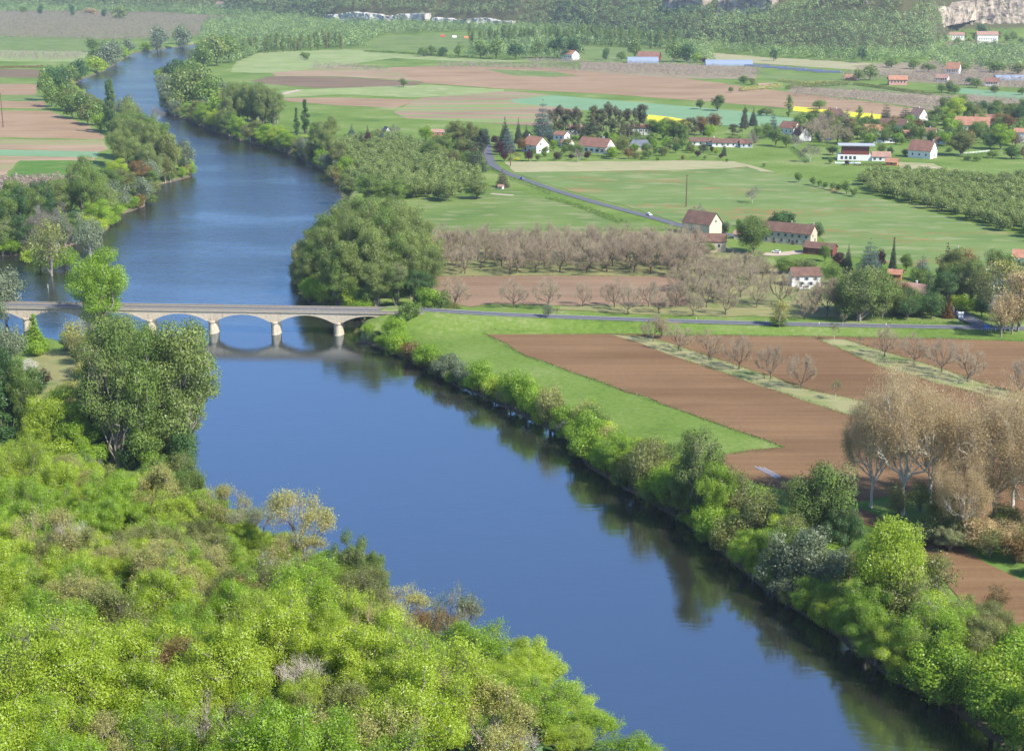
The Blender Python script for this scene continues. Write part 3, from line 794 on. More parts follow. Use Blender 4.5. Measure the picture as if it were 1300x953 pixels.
# landmarks that labels refer to: (u, v, phrase)
LMK = [(300, 405, 'the arched stone bridge'), (460, 350, 'the big poplar clump above the bridge'), (130, 430, 'the tall tree at the bridge'),
       (195, 560, 'the two huge trees on the near bank'), (65, 350, 'the pale tree standing in the water'), (20, 500, 'the riverside lawn below the bridge'),
       (140, 150, 'the pair of slim poplars at the bend'), (190, 210, 'the wooded point in the river'), (60, 110, 'the narrow ploughed strips'),
       (150, 60, 'the far river bend'), (285, 112, 'the turquoise pool cover'), (320, 150, 'the tall poplar stand on the far bank'),
       (387, 165, 'the two slim cypress-like poplars'), (443, 250, 'the round dark tree by the orchard'), (520, 210, 'the leafy orchard by the river'),
       (538, 190, 'the brown-roofed cottage'), (578, 226, 'the tiny white hut'), (620, 200, 'the bend of the country road'), (680, 190, 'the first white house of the hamlet'),
       (712, 182, 'the small red-roofed cottage'), (757, 190, 'the long white gabled house'), (812, 185, 'the lilac-covered hut'), (730, 165, 'the tall pine row'),
       (845, 150, 'the yellow rape patch'), (900, 185, 'the long low white bungalows'), (1005, 172, 'the white gable end in the village'), (1061, 153, 'the hip-roofed white villa'),
       (1085, 195, 'the flat-roofed dark red house'), (1107, 167, 'the cream bungalow'), (1137, 158, 'the grey-roofed long house'), (1171, 195, 'the lone red-roofed white house'),
       (1232, 160, 'the large orange-roofed house'), (1160, 172, 'the orange-roofed row'), (1220, 190, 'the white horse fence'), (1295, 178, 'the white cube house'),
       (893, 293, 'the brown-roofed barn'), (1002, 306, 'the long farmhouse'), (1022, 358, 'the white cottage under the farm'), (1155, 375, 'the orange-roofed bungalow'),
       (1136, 352, 'the orange garden shed'), (1240, 405, 'the road junction'), (1273, 370, 'the slate-roofed manor'), (1105, 370, 'the giant round tree by the road'),
       (648, 200, 'the brown wooden pole'), (980, 570, 'the tip of the green verge'), (700, 520, 'the green riverside verge'), (1150, 570, 'the giant plane tree'),
       (530, 410, 'the bridge abutment'), (600, 470, 'the upper end of the verge'), (1000, 600, 'the white sheeting on the soil'), (1045, 650, 'the dark round riverbank tree'),
       (1220, 760, 'the lower ploughed field'), (840, 640, 'the river bend under the verge'), (1120, 850, 'the bottom edge of the river'), (512, 104, 'the lone field tree'),
       (620, 110, 'the wide brown field'), (924, 82, 'the pale-blue greenhouse'), (1139, 105, 'the pink farmhouse'), (1206, 50, 'the hillside manor'), (560, 45, 'the field below the white cliff'),
       (724, 73, 'the far white barn'), (400, 215, 'the inner bank of the bend'), (1010, 120, 'the yellowish hedges'), (230, 100, 'the river bend by the pool')]
LM_AT = []
for u_, v_, ph in LMK: LM_AT.append((G(u_, v_)[:2], u_, v_, ph))

AUTO = []
def where(u, v):
    best = min(LM_AT, key=lambda q: abs(q[1] - u) + 1.6 * abs(q[2] - v))
    du, dv = u - best[1], v - best[2]
    if abs(du) > 1.7 * abs(dv): rel = 'beside'
    elif dv < 0: rel = 'behind'
    else: rel = 'in front of'
    return rel + ' ' + best[3], (abs(du) + abs(dv), best)

CNT = [0]
NOUN = {'broad': ('broadleaf_tree', 'broadleaf tree', 'tree'), 'shrub': ('bank_shrub', 'shrub', 'shrub'), 'willow': ('willow_tree', 'willow', 'tree'),
        'airy': ('thin_leaved_tree', 'thin-leaved tree', 'tree'), 'poplar': ('poplar_tree', 'poplar', 'tree'), 'lombardy': ('slim_poplar_tree', 'very slim poplar', 'tree'),
        'big': ('broadleaf_tree', 'big broadleaf tree', 'tree'), 'dense': ('broadleaf_tree', 'dense round broadleaf tree', 'tree'), 'walnut': ('walnut_tree', 'bare walnut tree', 'tree'), 'bare_grey': ('bare_tree', 'bare tree', 'tree'), 'plane': ('plane_tree', 'plane tree', 'tree'),
        'sapling': ('sapling', 'sapling', 'tree'), 'spruce': ('spruce_tree', 'spruce', 'tree'), 'cedar': ('cedar_tree', 'cedar', 'tree'), 'cypress': ('cypress_tree', 'cypress', 'tree'),
        'scots': ('pine_tree', 'tall pine', 'tree'), 'far_broad': ('valley_tree', 'distant tree', 'tree'), 'far_poplar': ('distant_poplar_tree', 'distant poplar', 'tree'),
        'orchard': ('orchard_tree', 'orchard tree', 'tree'), 'near_broad': ('slope_tree', 'leafy tree', 'tree'), 'near_twiggy': ('young_leaved_tree', 'young-leaved twiggy tree', 'tree'),
        'near_bare': ('dead_tree', 'dead whitish tree', 'tree'), 'near_airy': ('budding_tree', 'budding open-branched tree', 'tree')}
COLW = {'bright': 'fresh green', 'lime': 'yellow-green', 'mid': 'mid-green', 'green': 'rich green', 'dark': 'dark green', 'poplar': 'soft green', 'olive': 'olive-green', 'willow': 'grey-green',
        'tan': 'tan', 'buds': 'yellow-budded', 'rust': 'rust-tinged', 'purple': 'dark purple', 'blue_conifer': 'blue-grey', 'conifer': 'dark', 'pine': 'brownish-green', 'blossom': 'white-blossomed',
        'broom': 'yellow', 'orchard': 'green', 'bark_twig': 'brown-twigged', 'bark_grey': 'grey-twigged', 'bark_pale': 'whitish'}
VARS = {}
for k in PROTO: VARS.setdefault(k.rstrip('0123456789'), []).append(k)

def T(kind, u=None, v=None, h=None, w=None, mat=None, label=None, group=None, P=None, hm=None, wm=None, name=None, rz=None, look=None, flood=False):
    """a tree of a kind whose foot stands at pixel (u, v), h and w in pixels (or at P, hm and wm in metres)"""
    CNT[0] += 1
    if P is None:
        P = G(u, v)
        for _ in range(2): P = G(u, v, float(hgt(P[0], P[1])[0]))
        if not flood and P[1] < 3000:
            q = np.array([[P[0], P[1]], [P[0] + .5, P[1]], [P[0], P[1] + .5]]); s_ = poly_sd(q, RW)
            if -25 < s_[0] < 0.6:
                g_ = np.array([s_[1] - s_[0], s_[2] - s_[0]]) / .5; g_ /= max(np.linalg.norm(g_), .3); P[:2] += g_ * (0.6 - s_[0])
        z = hgt(P[0], P[1])[0]
        if z < -0.5: z = -0.5
        P = np.array([P[0], P[1], z])
    s = pxm(P)
    if hm is None: hm = h / (s * 0.975)
    if kind == 'shrub' and hm > 8.5:
        kind = 'broad'; mat = mat or 'bright'; name = None
    if kind in ('broad',) and hm > 15: kind = 'big'
    vs = VARS[kind]
    if kind in ('broad', 'dense', 'big', 'shrub') and u is not None and u > 860 and v > 690:
        vs = VARS['near_broad'] + VARS['near_twiggy'] + VARS['broad'] if kind != 'dense' else VARS['dense']
    pr = PROTO[vs[int(R.integers(0, len(vs)))]]
    if wm is None: wm = w / s if w else hm * pr['W'] / pr['H'] * R.uniform(0.92, 1.08)
    nm, noun, cat = NOUN[kind]
    if kind in ('broad', 'big', 'far_broad') and name is None:
        vv = v if v is not None else 0; uu = u if u is not None else 700
        nm = 'village_tree' if (vv < 215 and uu > 530) else ('riverside_tree' if (uu < 420) else ('farmyard_tree' if vv < 425 and uu > 600 else 'broadleaf_tree'))
    e = empty(name or nm, (P[0], P[1], P[2] - 0.15), R.uniform(0, 6.28) if rz is None else rz, (wm / pr['W'], wm / pr['W'] * R.uniform(.94, 1.06), hm / pr['H']))
    link('trunk', pr['t'], None, e)
    c = link('crown', pr['c'], None, e)
    if mat and mat != pr['cmat']:
        c.material_slots[0].link = 'OBJECT'; c.material_slots[0].material = M[mat]
    e['category'] = cat
    if group: e['group'] = group
    if label: e['label'] = label
    else:
        cw = COLW[mat or pr['cmat']]; ratio = hm / pr['H']
        sz = 'small' if ratio < 0.7 else ('tall' if ratio > 1.35 else '')
        if kind in ('walnut',): cw = ''
        if u is None:
            u = CU + F * P[0] / (P[1] * CT + (HC - P[2]) * ST); v = 0
        wh, dd = where(u, v)
        AUTO.append((e, ' '.join(x for x in (look or '', sz, cw, noun) if x), wh, dd[0]))
    return e
# ------------------------------------------------------------------ the bridge
def build_bridge():
    ZD = 9.5
    C0 = G(0, 385, ZD + .9); C1 = G(440, 391.5, ZD + .9)
    d = (C1 - C0)[:2]; d /= np.linalg.norm(d)
    def at_u(u):
        # the point of the axis seen in pixel column u
        k = (u - CU) / F
        # X = k * (Y*CT + (HC-z)*ST)
        a = C0[:2]
        num = k * (a[1] * CT + (HC - 5) * ST) - a[0]; den = d[0] - k * d[1] * CT
        return num / den
    t0 = at_u(430); t1 = at_u(36); sp = (t0 - t1) / 5.0
    o = C0[:2] + d * t0
    root = empty('stone_bridge', (o[0], o[1], 0), math.atan2(d[1], d[0]))
    tag(root, 'long low stone road bridge of flat arches on round-ended piers crossing the river', 'bridge')
    hw = 3.6; NA = 20; ztop = ZD - 0.35
    for i in range(-8, 1):
        x0 = i * sp + 1.9; x1 = (i + 1) * sp - 1.9
        cx = (x0 + x1) / 2; span = (x1 - x0) / 2; rise = 2.9; zs = 5.2
        Rr = (span ** 2 + rise ** 2) / (2 * rise)
        arc = [(cx + span * math.cos(math.pi - math.pi * k / NA), 0) for k in range(NA + 1)]
        arc = []
        for k in range(NA + 1):
            x = x0 + (x1 - x0) * k / NA
            arc.append((x, zs + math.sqrt(Rr ** 2 - (x - cx) ** 2) - (Rr - rise)))
        v = []; f = []
        for x, z in arc: v += [(x, -hw, z), (x, hw, z), (x, -hw, ztop), (x, hw, ztop)]
        for k in range(NA):
            a = 4 * k; b = 4 * (k + 1)
            f += [(a, b, b + 2, a + 2), (a + 1, a + 3, b + 3, b + 1), (a, a + 1, b + 1, b)]
        sm = MB().add(v, f)
        # haunch over the pier
        sm.box(x1, x1 + 3.8, -hw, hw, zs, ztop)
        if i == -8: sm.box(x0 - 3.8, x0, -hw, hw, zs, ztop)
        a_ = sm.build('arch', M['stone'], root)
        # arch ring stones standing proud
        rb = MB(); v = []; f = []
        for k, (x, z) in enumerate(arc):
            for y in (-hw - 0.08, -hw): v += [(x, y, z - .02), (x, y, z + 0.55)]
        for k in range(NA):
            a = 4 * k; b = a + 4
            f += [(a, b, b + 1, a + 1), (a, a + 2, b + 2, b), (a + 1, b + 1, b + 3, a + 3)]
        rb.add(v, f).build('arch_ring', M['stone'], a_)
    for i in range(-7, 1):
        x = i * sp
        m = MB(); m.lathe([(2.1, -3.0), (2.1, 0.15), (1.95, 0.25), (1.9, 4.3)], x, 0, 20, 1, 2.1)
        p = m.build('pier', M['stone'], root)
        MB().lathe([(1.9, 4.3), (2.1, 4.45), (2.25, 4.75), (2.25, 5.25), (1.9, 5.27)], x, 0, 20, 1, 2.05).build('capital', M['stone'], p)
    xa = -8 * sp - 2; xb = sp + 1.5
    # parapet posts over each pier
    MB().box(xa, xb + 8, -hw - .45, hw + .45, ztop, ZD + 0.05).build('cornice', M['coping'], root)
    MB().box(xa, xb + 8, -hw + .45, hw - .45, ZD + 0.05, ZD + 0.12).build('road_surface', M['asphalt'], root)
    for s in (-1, 1):
        y = s * (hw + 0.12); m = MB()
        m.box(xa, xb + 8, y - .17, y + .17, ZD + .05, ZD + .75)
        pr = m.build('parapet', M['coping'], root)
        MB().box(xa, xb + 8, y - .25, y + .25, ZD + .752, ZD + .9).build('coping', M['coping'], pr)
        for i in range(-7, 2):
            x = i * sp
            MB().box(x - .45, x + .45, y - s * .18 - .1, y - s * .18 + .1, ztop - 3.2, ztop - .01).build('pilaster', M['stone'], root)
    # abutment with its wing walls
    m = MB(); m.box(xb - 1.5, xb + 9, -hw, hw, -1, ztop)
    m.prismx([(-hw - 6, -0.5), (-hw - .01, -0.5), (-hw - .01, ztop - .2), (-hw - 1.2, ztop - 1)], xb + 0.5, xb + 2)
    m.build('abutment', M['stone'], root)
    return root
build_bridge()

def rock_wall(name, P, L, H, T_, rz, mat, label, cat, kind=None, seed=1, dx=1.2, amp=1.0):
    """a rough rock or ruined wall: a displaced closed slab"""
    nx = max(4, int(L / dx)); nz = max(4, int(H / dx))
    v = []; f = []
    for side in (0, 1):
        for j in range(nz + 1):
            for i in range(nx + 1):
                x = (i / nx - .5) * L; z = j / nz * H
                n = vnoise(np.array([x / (4 * dx) + seed * 9]), np.array([z / (9 * dx)]), seed)[0]; n2 = vnoise(np.array([x / dx / 1.5]), np.array([z / dx / 1.5 + side * 7]), seed + 1)[0]
                hz = z * (0.62 + 0.46 * vnoise(np.array([x / (14 * dx)]), np.array([seed * 3.1]), seed + 4)[0] + 0.07 * vnoise(np.array([x / (1.7 * dx)]), np.array([seed * 1.1]), seed + 6)[0])
                y = (-T_ / 2 - amp * (n * 2.2 + n2 * .8)) if side == 0 else T_ / 2
                v.append((x, y, hz))
    w = nx + 1; off = w * (nz + 1)
    for j in range(nz):
        for i in range(nx):
            a = j * w + i; f.append((a, a + 1, a + w + 1, a + w)); a += off; f.append((a, a + w, a + w + 1, a + 1))
    for i in range(nx):
        a = nz * w + i; f.append((a, a + 1, a + 1 + off, a + off))
    for j in range(nz):
        a = j * w; f.append((a, a + w, a + w + off, a + off)); a += nx; f.append((a, a + off, a + w + off, a + w))
    o = MB().add(v, f).build(name, mat); o.location = tuple(P); o.rotation_euler = (0, 0, rz)
    tag(o, label, cat, None, kind); return o

P_ = G(523, 411, 4.0)
rock_wall('ruined_wall', (P_[0], P_[1], 3.5), 8, 5.0, 1.0, -0.25, M['wall_white'], 'pale broken stone wall half hidden in bushes beside the bridge abutment', 'wall', seed=3, dx=0.5, amp=0.4)

# ------------------------------------------------------------------ houses
def gable_house(name, u, v, L, W, He, Hr, rz, wall, roof, label, wins=(), cat='house', chim=(), doors=(), over=0.45, z=None, gwins=(), shut=True, hip=0.0, P=None):
    """ridge along local X; the front (-Y) wall and the +X gable face the river side"""
    P = G(u, v) if P is None else P
    if z is not None: P = GH(u, v)
    r = empty(name, (P[0], P[1], P[2] - 0.05), rz)
    tag(r, label, cat)
    b = MB()
    if hip:
        b.box(-L / 2, L / 2, -W / 2, W / 2, 0, He)
    else:
        prof = [(-W / 2, 0), (W / 2, 0), (W / 2, He), (0, Hr - .12), (-W / 2, He)]
        b.prismx(prof, -L / 2, L / 2)
    b.build('wall', M['wall_' + wall], r)
    m = MB(); sl = (Hr - He) / (W / 2); zo = He - over * sl; t = 0.22
    if hip:
        hx = L / 2 - W / 2 * hip
        a = [(-L / 2 - over, -W / 2 - over, zo), (L / 2 + over, -W / 2 - over, zo), (L / 2 + over, W / 2 + over, zo), (-L / 2 - over, W / 2 + over, zo), (-hx, 0, Hr), (hx, 0, Hr)]
        m.add(a, [(0, 1, 5, 4), (1, 2, 5), (2, 3, 4, 5), (3, 0, 4), (3, 2, 1, 0)])
    else:
        for s in (-1, 1):
            y = s * (W / 2 + over)
            prof = [(y, zo), (0, Hr), (0, Hr + t), (y, zo + t)]
            if s > 0: prof = prof[::-1]
            m.prismx(prof, -L / 2 - over, L / 2 + over)
    rf = m.build('roof', M['roof_' + roof], r)
    for cx, cy in chim:
        zr = Hr - abs(cy) * sl
        MB().box(cx - .35, cx + .35, cy - .3, cy + .3, zr - .5, Hr + 1.0).box(cx - .45, cx + .45, cy - .4, cy + .4, Hr + 1.0, Hr + 1.18).build('chimney', M['wall_stone'] if wall != 'white' else M['wall_white'], rf)
    for x, zc, w, h in wins:
        wn = MB().box(x - w / 2, x + w / 2, -W / 2 - .04, -W / 2 + .1, zc, zc + h).build('window', M['glass'], r)
        MB().box(x - w / 2 - .09, x + w / 2 + .09, -W / 2 - .10, -W / 2 - .002, zc - .12, zc).build('sill', M['concrete'], wn)
        if shut:
            for s in (-1, 1):
                x0 = x + s * (w / 2 + .02); x1 = x0 + s * w * .45
                MB().box(min(x0, x1), max(x0, x1), -W / 2 - .07, -W / 2 - .002, zc, zc + h).build('shutter', M['shutter'], wn)
    for y, zc, w, h in gwins:
        MB().box(L / 2 - .1, L / 2 + .04, y - w / 2, y + w / 2, zc, zc + h).build('window', M['glass'], r)
    for x, w, h in doors:
        MB().box(x - w / 2, x + w / 2, -W / 2 - .05, -W / 2 + .1, 0.02, h).build('door', M['door'], r)
    return r

def row(n, L, z, w=1.0, h=1.4, sh=0.0): return [(-L / 2 + L * (k + .5) / n + sh, z, w, h) for k in range(n)]
D = math.radians
# farm by the orchard
gable_house('stone_barn', 891, 297, 17, 12, 6.5, 12, D(-40), 'cream', 'brown', 'big stone barn with steep dark brown roof and cream gable above the lower barn', row(2, 12, 2.0, 1.4, 1.8), 'barn', doors=[(0, 3, 3.5)], gwins=[(0, 7, 1.2, 1.4)])
gable_house('stone_barn', 899, 318, 17, 9, 5.5, 8.6, D(-4), 'stone', 'brown', 'low wide barn with pale patchy wall standing in front of the steep-roofed barn', row(3, 15, 2.6, 1.2, 1.4), 'barn', doors=[(-5, 2.4, 2.8)], shut=False)
gable_house('farmhouse', 1001, 308, 27, 9.5, 6.3, 10.2, D(-31), 'stone', 'brown', 'long two-storey stone farmhouse with dark brown roof and chimney behind the round tree', row(7, 26, 4.0, 1.0, 1.4) + row(6, 25, 1.2, 1.1, 1.5), 'farmhouse', chim=[(1, 0.4), (12.8, 0.2)], doors=[(4, 1.4, 2.3), (-6, 1.6, 2.4)], gwins=[(-1.5, 4.2, 1, 1.4), (1.8, 1.2, 1.4, 2.0)])
gable_house('cottage', 1021, 362, 13, 8, 5.2, 8.2, D(2), 'white', 'brown', 'whitewashed cottage with dark brown roof standing among bare walnut trees', row(3, 12, 3.2, 1.1, 1.2) + row(2, 8, .9, 1.2, 1.5), doors=[(5, 1.2, 2.1)])
gable_house('bungalow', 1156, 378, 19, 10, 3.6, 6.6, D(-38), 'white', 'pink', 'bungalow with faded orange tile roof and white gable behind garden conifers', row(4, 18, 1.2, 1.4, 1.3), chim=[(2, 0.5)], gwins=[(-2, 1.2, 1.4, 1.4)])
gable_house('garden_shed', 1136, 354, 6.0, 4.5, 2.8, 4.4, D(-20), 'orange', 'orange', 'small orange-walled garden shed under a red roof above the bungalow', [(0, 1.0, 1, 1)], 'shed', shut=False, over=.5)
gable_house('small_outbuilding', 940, 303, 6, 5, 2.8, 4.2, D(-20), 'stone', 'pink', 'little pink-roofed outbuilding between the barns and the farmhouse', [(0, 1, 1, 1)], 'shed')
gable_house('manor_house', 1273, 388, 19, 12, 10.5, 14.5, D(-3), 'white', 'slate', 'tall white manor with grey slate roof half hidden behind budding trees', row(5, 18, 6.6, 1.2, 2) + row(5, 18, 2.2, 1.2, 2.2), chim=[(-8, 0), (8, 0)], hip=0.8)
gable_house('village_house', 1299, 338, 10, 8, 5, 8, D(-20), 'white', 'orange', 'white house cut by the picture edge beyond the slate-roofed manor', row(2, 8, 2.6))
gable_house('open_barn', 1041, 322, 15, 8, 3.4, 5.6, D(-28), 'redbrown', 'brown', 'low open shed with dark red walls at the end of the farmhouse', (), 'shed', doors=[(-3, 4, 2.8), (3, 4, 2.8)])
# hamlet on the country road
gable_house('village_house', 680, 193, 17, 12, 6, 11.5, D(-52), 'white', 'orange', 'white two-storey house with bright orange roof nearest the country road', row(3, 14, 1.1, 1.2, 1.6), chim=[(-7.6, 0)], gwins=[(-2, 6, 1.4, 1.4), (2.5, 1.2, 1.4, 1.8), (-3, 1.2, 1.4, 1.4)])
gable_house('village_house', 713, 184, 10, 8, 8, 10.5, D(-35), 'white', 'red', 'narrow tall white house with small red roof between its two larger neighbours', row(2, 8, 5.4) + row(2, 8, 1.4), gwins=[(0, 5.5, 1.2, 1.4)])
gable_house('village_house', 720, 186, 8, 7, 3.2, 5.4, D(-35), 'white', 'red', 'low white wing attached in front of the narrow tall white house', row(2, 6, 1.0))
gable_house('village_house', 732, 171, 14, 8, 5, 8.0, D(-20), 'white', 'pink', 'white house glimpsed through the trunks of the pine row', row(3, 12, 2))
gable_house('village_house', 757, 193, 25, 13, 4.8, 10.5, D(-36), 'white', 'red', 'long white house with broad dull red roof and big white gable', row(5, 24, 1.0, 1.8, 2.2), chim=[(6, 0.5)], gwins=[(-2, 1.2, 1.8, 1.8), (2.5, 1.2, 1.8, 1.8)])
gable_house('village_house', 815, 171, 14, 8, 6, 8.5, D(-15), 'white', 'red', 'white house behind the lilac-covered hut at the end of the pines', row(3, 12, 3))
hut = gable_house('garden_hut', 812, 191, 17, 8, 3.8, 8.0, D(-4), 'stone', 'slate', 'grey garden hut wreathed in lilac blossom below the pines', row(4, 15, 1), 'hut', shut=False, hip=.8)
gable_house('cottage', 537, 194, 14, 8, 3.6, 7.0, D(-12), 'stone', 'brown', 'brown-roofed stone cottage by the upper end of the leafy orchard', row(2, 9, 1.2), chim=[(3, 0)])
gable_house('cottage', 559, 172, 18, 8, 3, 5.0, D(0), 'orange', 'pink', 'long low pinkish cottage hidden behind the mixed trees', row(4, 15, 1))
gable_house('cottage', 491, 176, 9, 8, 4, 9.5, D(-70), 'white', 'slate', 'small white steep gable showing between dark garden conifers', [], gwins=[(0, 3, 1.4, 1.4)])
gable_house('garden_hut', 578, 227, 7, 5, 2.6, 4.8, D(-25), 'white', 'pink', 'tiny white hut with beige roof on the orchard lawn', [(0, 1, 1.4, 1)], 'hut')
gable_house('garden_hut', 636, 240, 3.0, 2.5, 1.8, 2.8, D(-25), 'white', 'pink', 'very small white hut by the path under the road bend', [(0, .6, .8, .7)], 'hut', shut=False)
# village further up
def wing(u, v, L, W, He, Hr, rz, wall, roof, label, n=3, nm='village_house', **k):
    return gable_house(nm, u, v, L, W, He, Hr, D(rz), wall, roof, label, row(n, L * .9, He * .35, 1.3, 1.5), shut=False, over=.6, **k)
wing(893, 184, 21, 9, 3.2, 5.6, -4, 'white', 'brown', 'long white bungalow with brown roof at the end of the low white pair', 4, chim=[(8, 0)])
wing(927, 186, 28, 9, 3.4, 5.8, -4, 'white', 'brown', 'longest white bungalow with brown roof behind clipped green bushes', 6)
wing(947, 187, 9, 8, 3.4, 5.6, -4, 'white', 'red', 'small white block closing the row of white bungalows', 2)
wing(1003, 170, 15, 10, 5.5, 10, -50, 'white', 'red', 'house with red dormered roof behind the blue-grey cedar', 3)
wing(1018, 178, 14, 11, 4, 11, -78, 'white', 'brown', 'white steep gable end rising at the edge of bare trees', 2)
wing(1061, 157, 20, 14, 5, 13, -10, 'white', 'brown', 'white villa with tall hipped brown roof beside the purple tree', 4, hip=.9, chim=[(0, 0)])
wing(1107, 171, 21, 12, 4.5, 8.5, -20, 'white', 'orange', 'cream bungalow with hipped orange roof left of two garages', 4, hip=.8).__setitem__('label', 'cream bungalow with hipped orange roof near the middle of the village')
wing(1135, 163, 22, 11, 4, 8.0, -30, 'white', 'brown', 'long house with grey-brown roof below the dark cedar', 3)
wing(1166, 153, 13, 10, 5, 11, -62, 'white', 'pink', 'pink-roofed house with tall chimney between the cedar and bright trees', 2, chim=[(0, 0)])
wing(1144, 175, 14, 9, 3.4, 6.2, -10, 'orange', 'orange', 'low house with vivid orange roof beside the clipped hedge', 2)
wing(1172, 175, 20, 10, 5, 8.2, -25, 'white', 'red', 'white house with dull red roof directly behind the tall hedge', 3, chim=[(5, 0)])
wing(1120, 181, 20, 8, 2.6, 3.4, -3, 'white', 'slate', 'long low white-roofed garage in the middle of the village', 3)
wing(1232, 165, 30, 15, 5, 11, -20, 'white', 'orange', 'largest house of the village with wide orange roof', 4)
wing(1250, 157, 17, 10, 5, 8, -10, 'redbrown', 'red', 'dark red-roofed house just behind the wide orange-roofed one', 3)
wing(1297, 180, 12, 10, 8, 10.5, -20, 'white', 'orange', 'tall white cube-like house with little orange roof at the village edge', 2)
wing(1190, 182, 12, 8, 2.6, 5, -40, 'white', 'red', 'small red-roofed annexe behind the lone white house', 2)
wing(1132, 210, 8, 6, 2.8, 5, -20, 'orange', 'orange', 'tiny orange hut on the lawn below the flat-roofed house', 1, nm='garden_hut')
wing(1171, 200, 17, 12, 6, 12.5, -38, 'white', 'red', 'lone white house with steep red roof standing free on the green', 3, chim=[(7.5, 0)], gwins=[(-2, 5.8, 1.2, 1.4), (2, 1.2, 1.6, 1.8)])
# modern house: flat-roofed red block with a white wing
def modern():
    P = G(1086, 203); r = empty('modern_house', P, D(-8)); tag(r, 'modern house with dark red upper block under a flat grey roof and a white wing', 'house')
    MB().box(-13, 11, -5, 5, 0, 4.2).build('wall', M['wall_white'], r)
    MB().box(-10, 9, -4.6, 4.8, 4.2, 10.5).build('upper_wall', M['wall_redbrown'], r)
    MB().box(-13, 13, -6.5, 6, 10.5, 11.3).build('roof', M['metal'], r)
    for x in (-10, -7, -4, -1): MB().box(x - .9, x + .9, -5.06, -4.9, 1, 3.2).build('window', M['glass'], r)
    MB().prismx([(-6, 0), (4, 0), (4, 3.4), (-1, 6.2), (-6, 3.4)], 11.01, 24).build('wing_wall', M['wall_white'], r)
    m = MB(); m.prismx([(-6.6, 3.1), (-1, 6.25), (-1, 6.5), (-6.6, 3.35)], 11, 24.6); m.prismx([(-1, 6.25), (4.6, 3.1), (4.6, 3.35), (-1, 6.5)][::1], 11, 24.6)
    m.build('wing_roof', M['roof_pink'], r)
    for x in (13, 17, 21): MB().box(x - .8, x + .8, -6.06, -5.9, .9, 2.6).build('window', M['glass'], r)
    P = G(1076, 207); q = empty('swimming_pool', P, D(-5)); tag(q, 'pale-blue swimming pool with white surround before the flat-roofed house', 'pool')
    MB().box(-9, 9, -2.5, 2.5, 0, .35).build('pool_surround', M['white'], q); MB().box(-8, 8, -1.8, 1.8, .352, .4).build('pool_water', plain('pool_water', (0.25, 0.5, 0.55), .1), q)
modern()
# far houses
def far(nm, u, v, L, W, He, Hr, rz, wall, roof, label, cat='house', hill=False, n=5):
    return gable_house(nm, u, v, L, W, He, Hr, D(rz), wall, roof, label, row(n, L * .9, He * .45, 1.5, 2.0), cat, shut=False, z=1 if hill else None, over=.8)
far('farm_building', 724, 76, 22, 14, 8, 13, -50, 'white', 'orange', 'far white barn at the foot of the wooded hillside', 'barn')
far('farm_building', 824, 77, 30, 14, 6, 12, -20, 'redbrown', 'red', 'far dull red shed behind the pale-blue plastic tunnel', 'shed')
far('manor_house', 1207, 51, 42, 13, 9, 13, -5, 'white', 'pink', 'long white manor on the hillside under the ochre cliff', hill=True, n=9)
far('manor_house', 1252, 55, 34, 14, 14, 19, 0, 'white', 'pink', 'tall pale mansion on the hillside beside the long white manor', hill=True, n=8)
far('farmhouse', 1210, 94, 16, 11, 7, 14, -30, 'white', 'orange', 'steep orange-roofed house high up between woods and grey orchards')
far('farmhouse', 1139, 108, 20, 10, 6.5, 10.5, -3, 'pink', 'orange', 'pink farmhouse standing alone at the edge of the grey orchards')
far('farmhouse', 1081, 102, 14, 8, 3.2, 6.5, -20, 'orange', 'orange', 'low orange-roofed farm by the group of poplars')
far('farmhouse', 1196, 104, 14, 9, 5, 9, -30, 'white', 'pink', 'small pale farmhouse in grey orchards under the steep orange-roofed one')
far('farmhouse', 1259, 109, 14, 9, 5, 9, -20, 'white', 'red', 'white farmhouse among bare trees near the plastic tunnels')
far('farmhouse', 972, 112, 15, 7, 3, 5, -5, 'white', 'pink', 'tiny white farm shed beside the yellowish hedges')
far('farmhouse', 280, 10, 18, 12, 9, 14, -30, 'white', 'pink', 'pale house lost in the woods above the far river bend', hill=True)
far('farmhouse', 1146, 8, 20, 10, 7, 11, 0, 'stone', 'pink', 'small house high in the woods under the cliff', hill=True)
far('farmhouse', 1052, 10, 20, 10, 7, 11, 0, 'stone', 'pink', 'lone house high in the woods between the two ochre cliffs', hill=True)

def tunnel(u, v, L, W, H, rz, label, col):
    P = G(u, v); r = empty('greenhouse_tunnel', P, D(rz)); tag(r, label, 'greenhouse', 'plastic tunnels')
    prof = [(W / 2 * math.cos(a), H * math.sin(a)) for a in np.linspace(0, math.pi, 10)]
    MB().prismx(prof, -L / 2, L / 2).build('cover', col, r)
    MB().box(L / 2, L / 2 + .1, -W * .2, W * .2, 0, H * .7).build('door', M['metal'], r)
    MB().box(-L / 2 - .1, -L / 2, -W * .2, W * .2, 0, H * .7).build('door', M['metal'], r)
PB = plain('pale_blue_plastic', (0.24, 0.29, 0.36), .45); DB = plain('dark_blue_net', (0.09, 0.11, 0.16), .6)
tunnel(816, 80, 42, 18, 8, -2, 'short pale-blue plastic tunnel before the far red shed', PB)
tunnel(925, 83, 62, 22, 7, -3, 'long pale-blue plastic tunnel at the foot of the wooded hill', PB)
tunnel(907, 81, 20, 16, 5, -3, 'small whitish plastic tunnel at the end of the long pale-blue one', PB)
tunnel(1282, 102, 36, 14, 6, -2, 'grey-blue plastic tunnel beyond the grey orchards', PB)
for i in range(5):
    tunnel(962 + i * 22, 84.6 + i * 1.9, 34, 10, 2.5, -20, 'strip %s of the dark blue netting row on the straw field' % ['one', 'two', 'three', 'four', 'five'][i], DB)
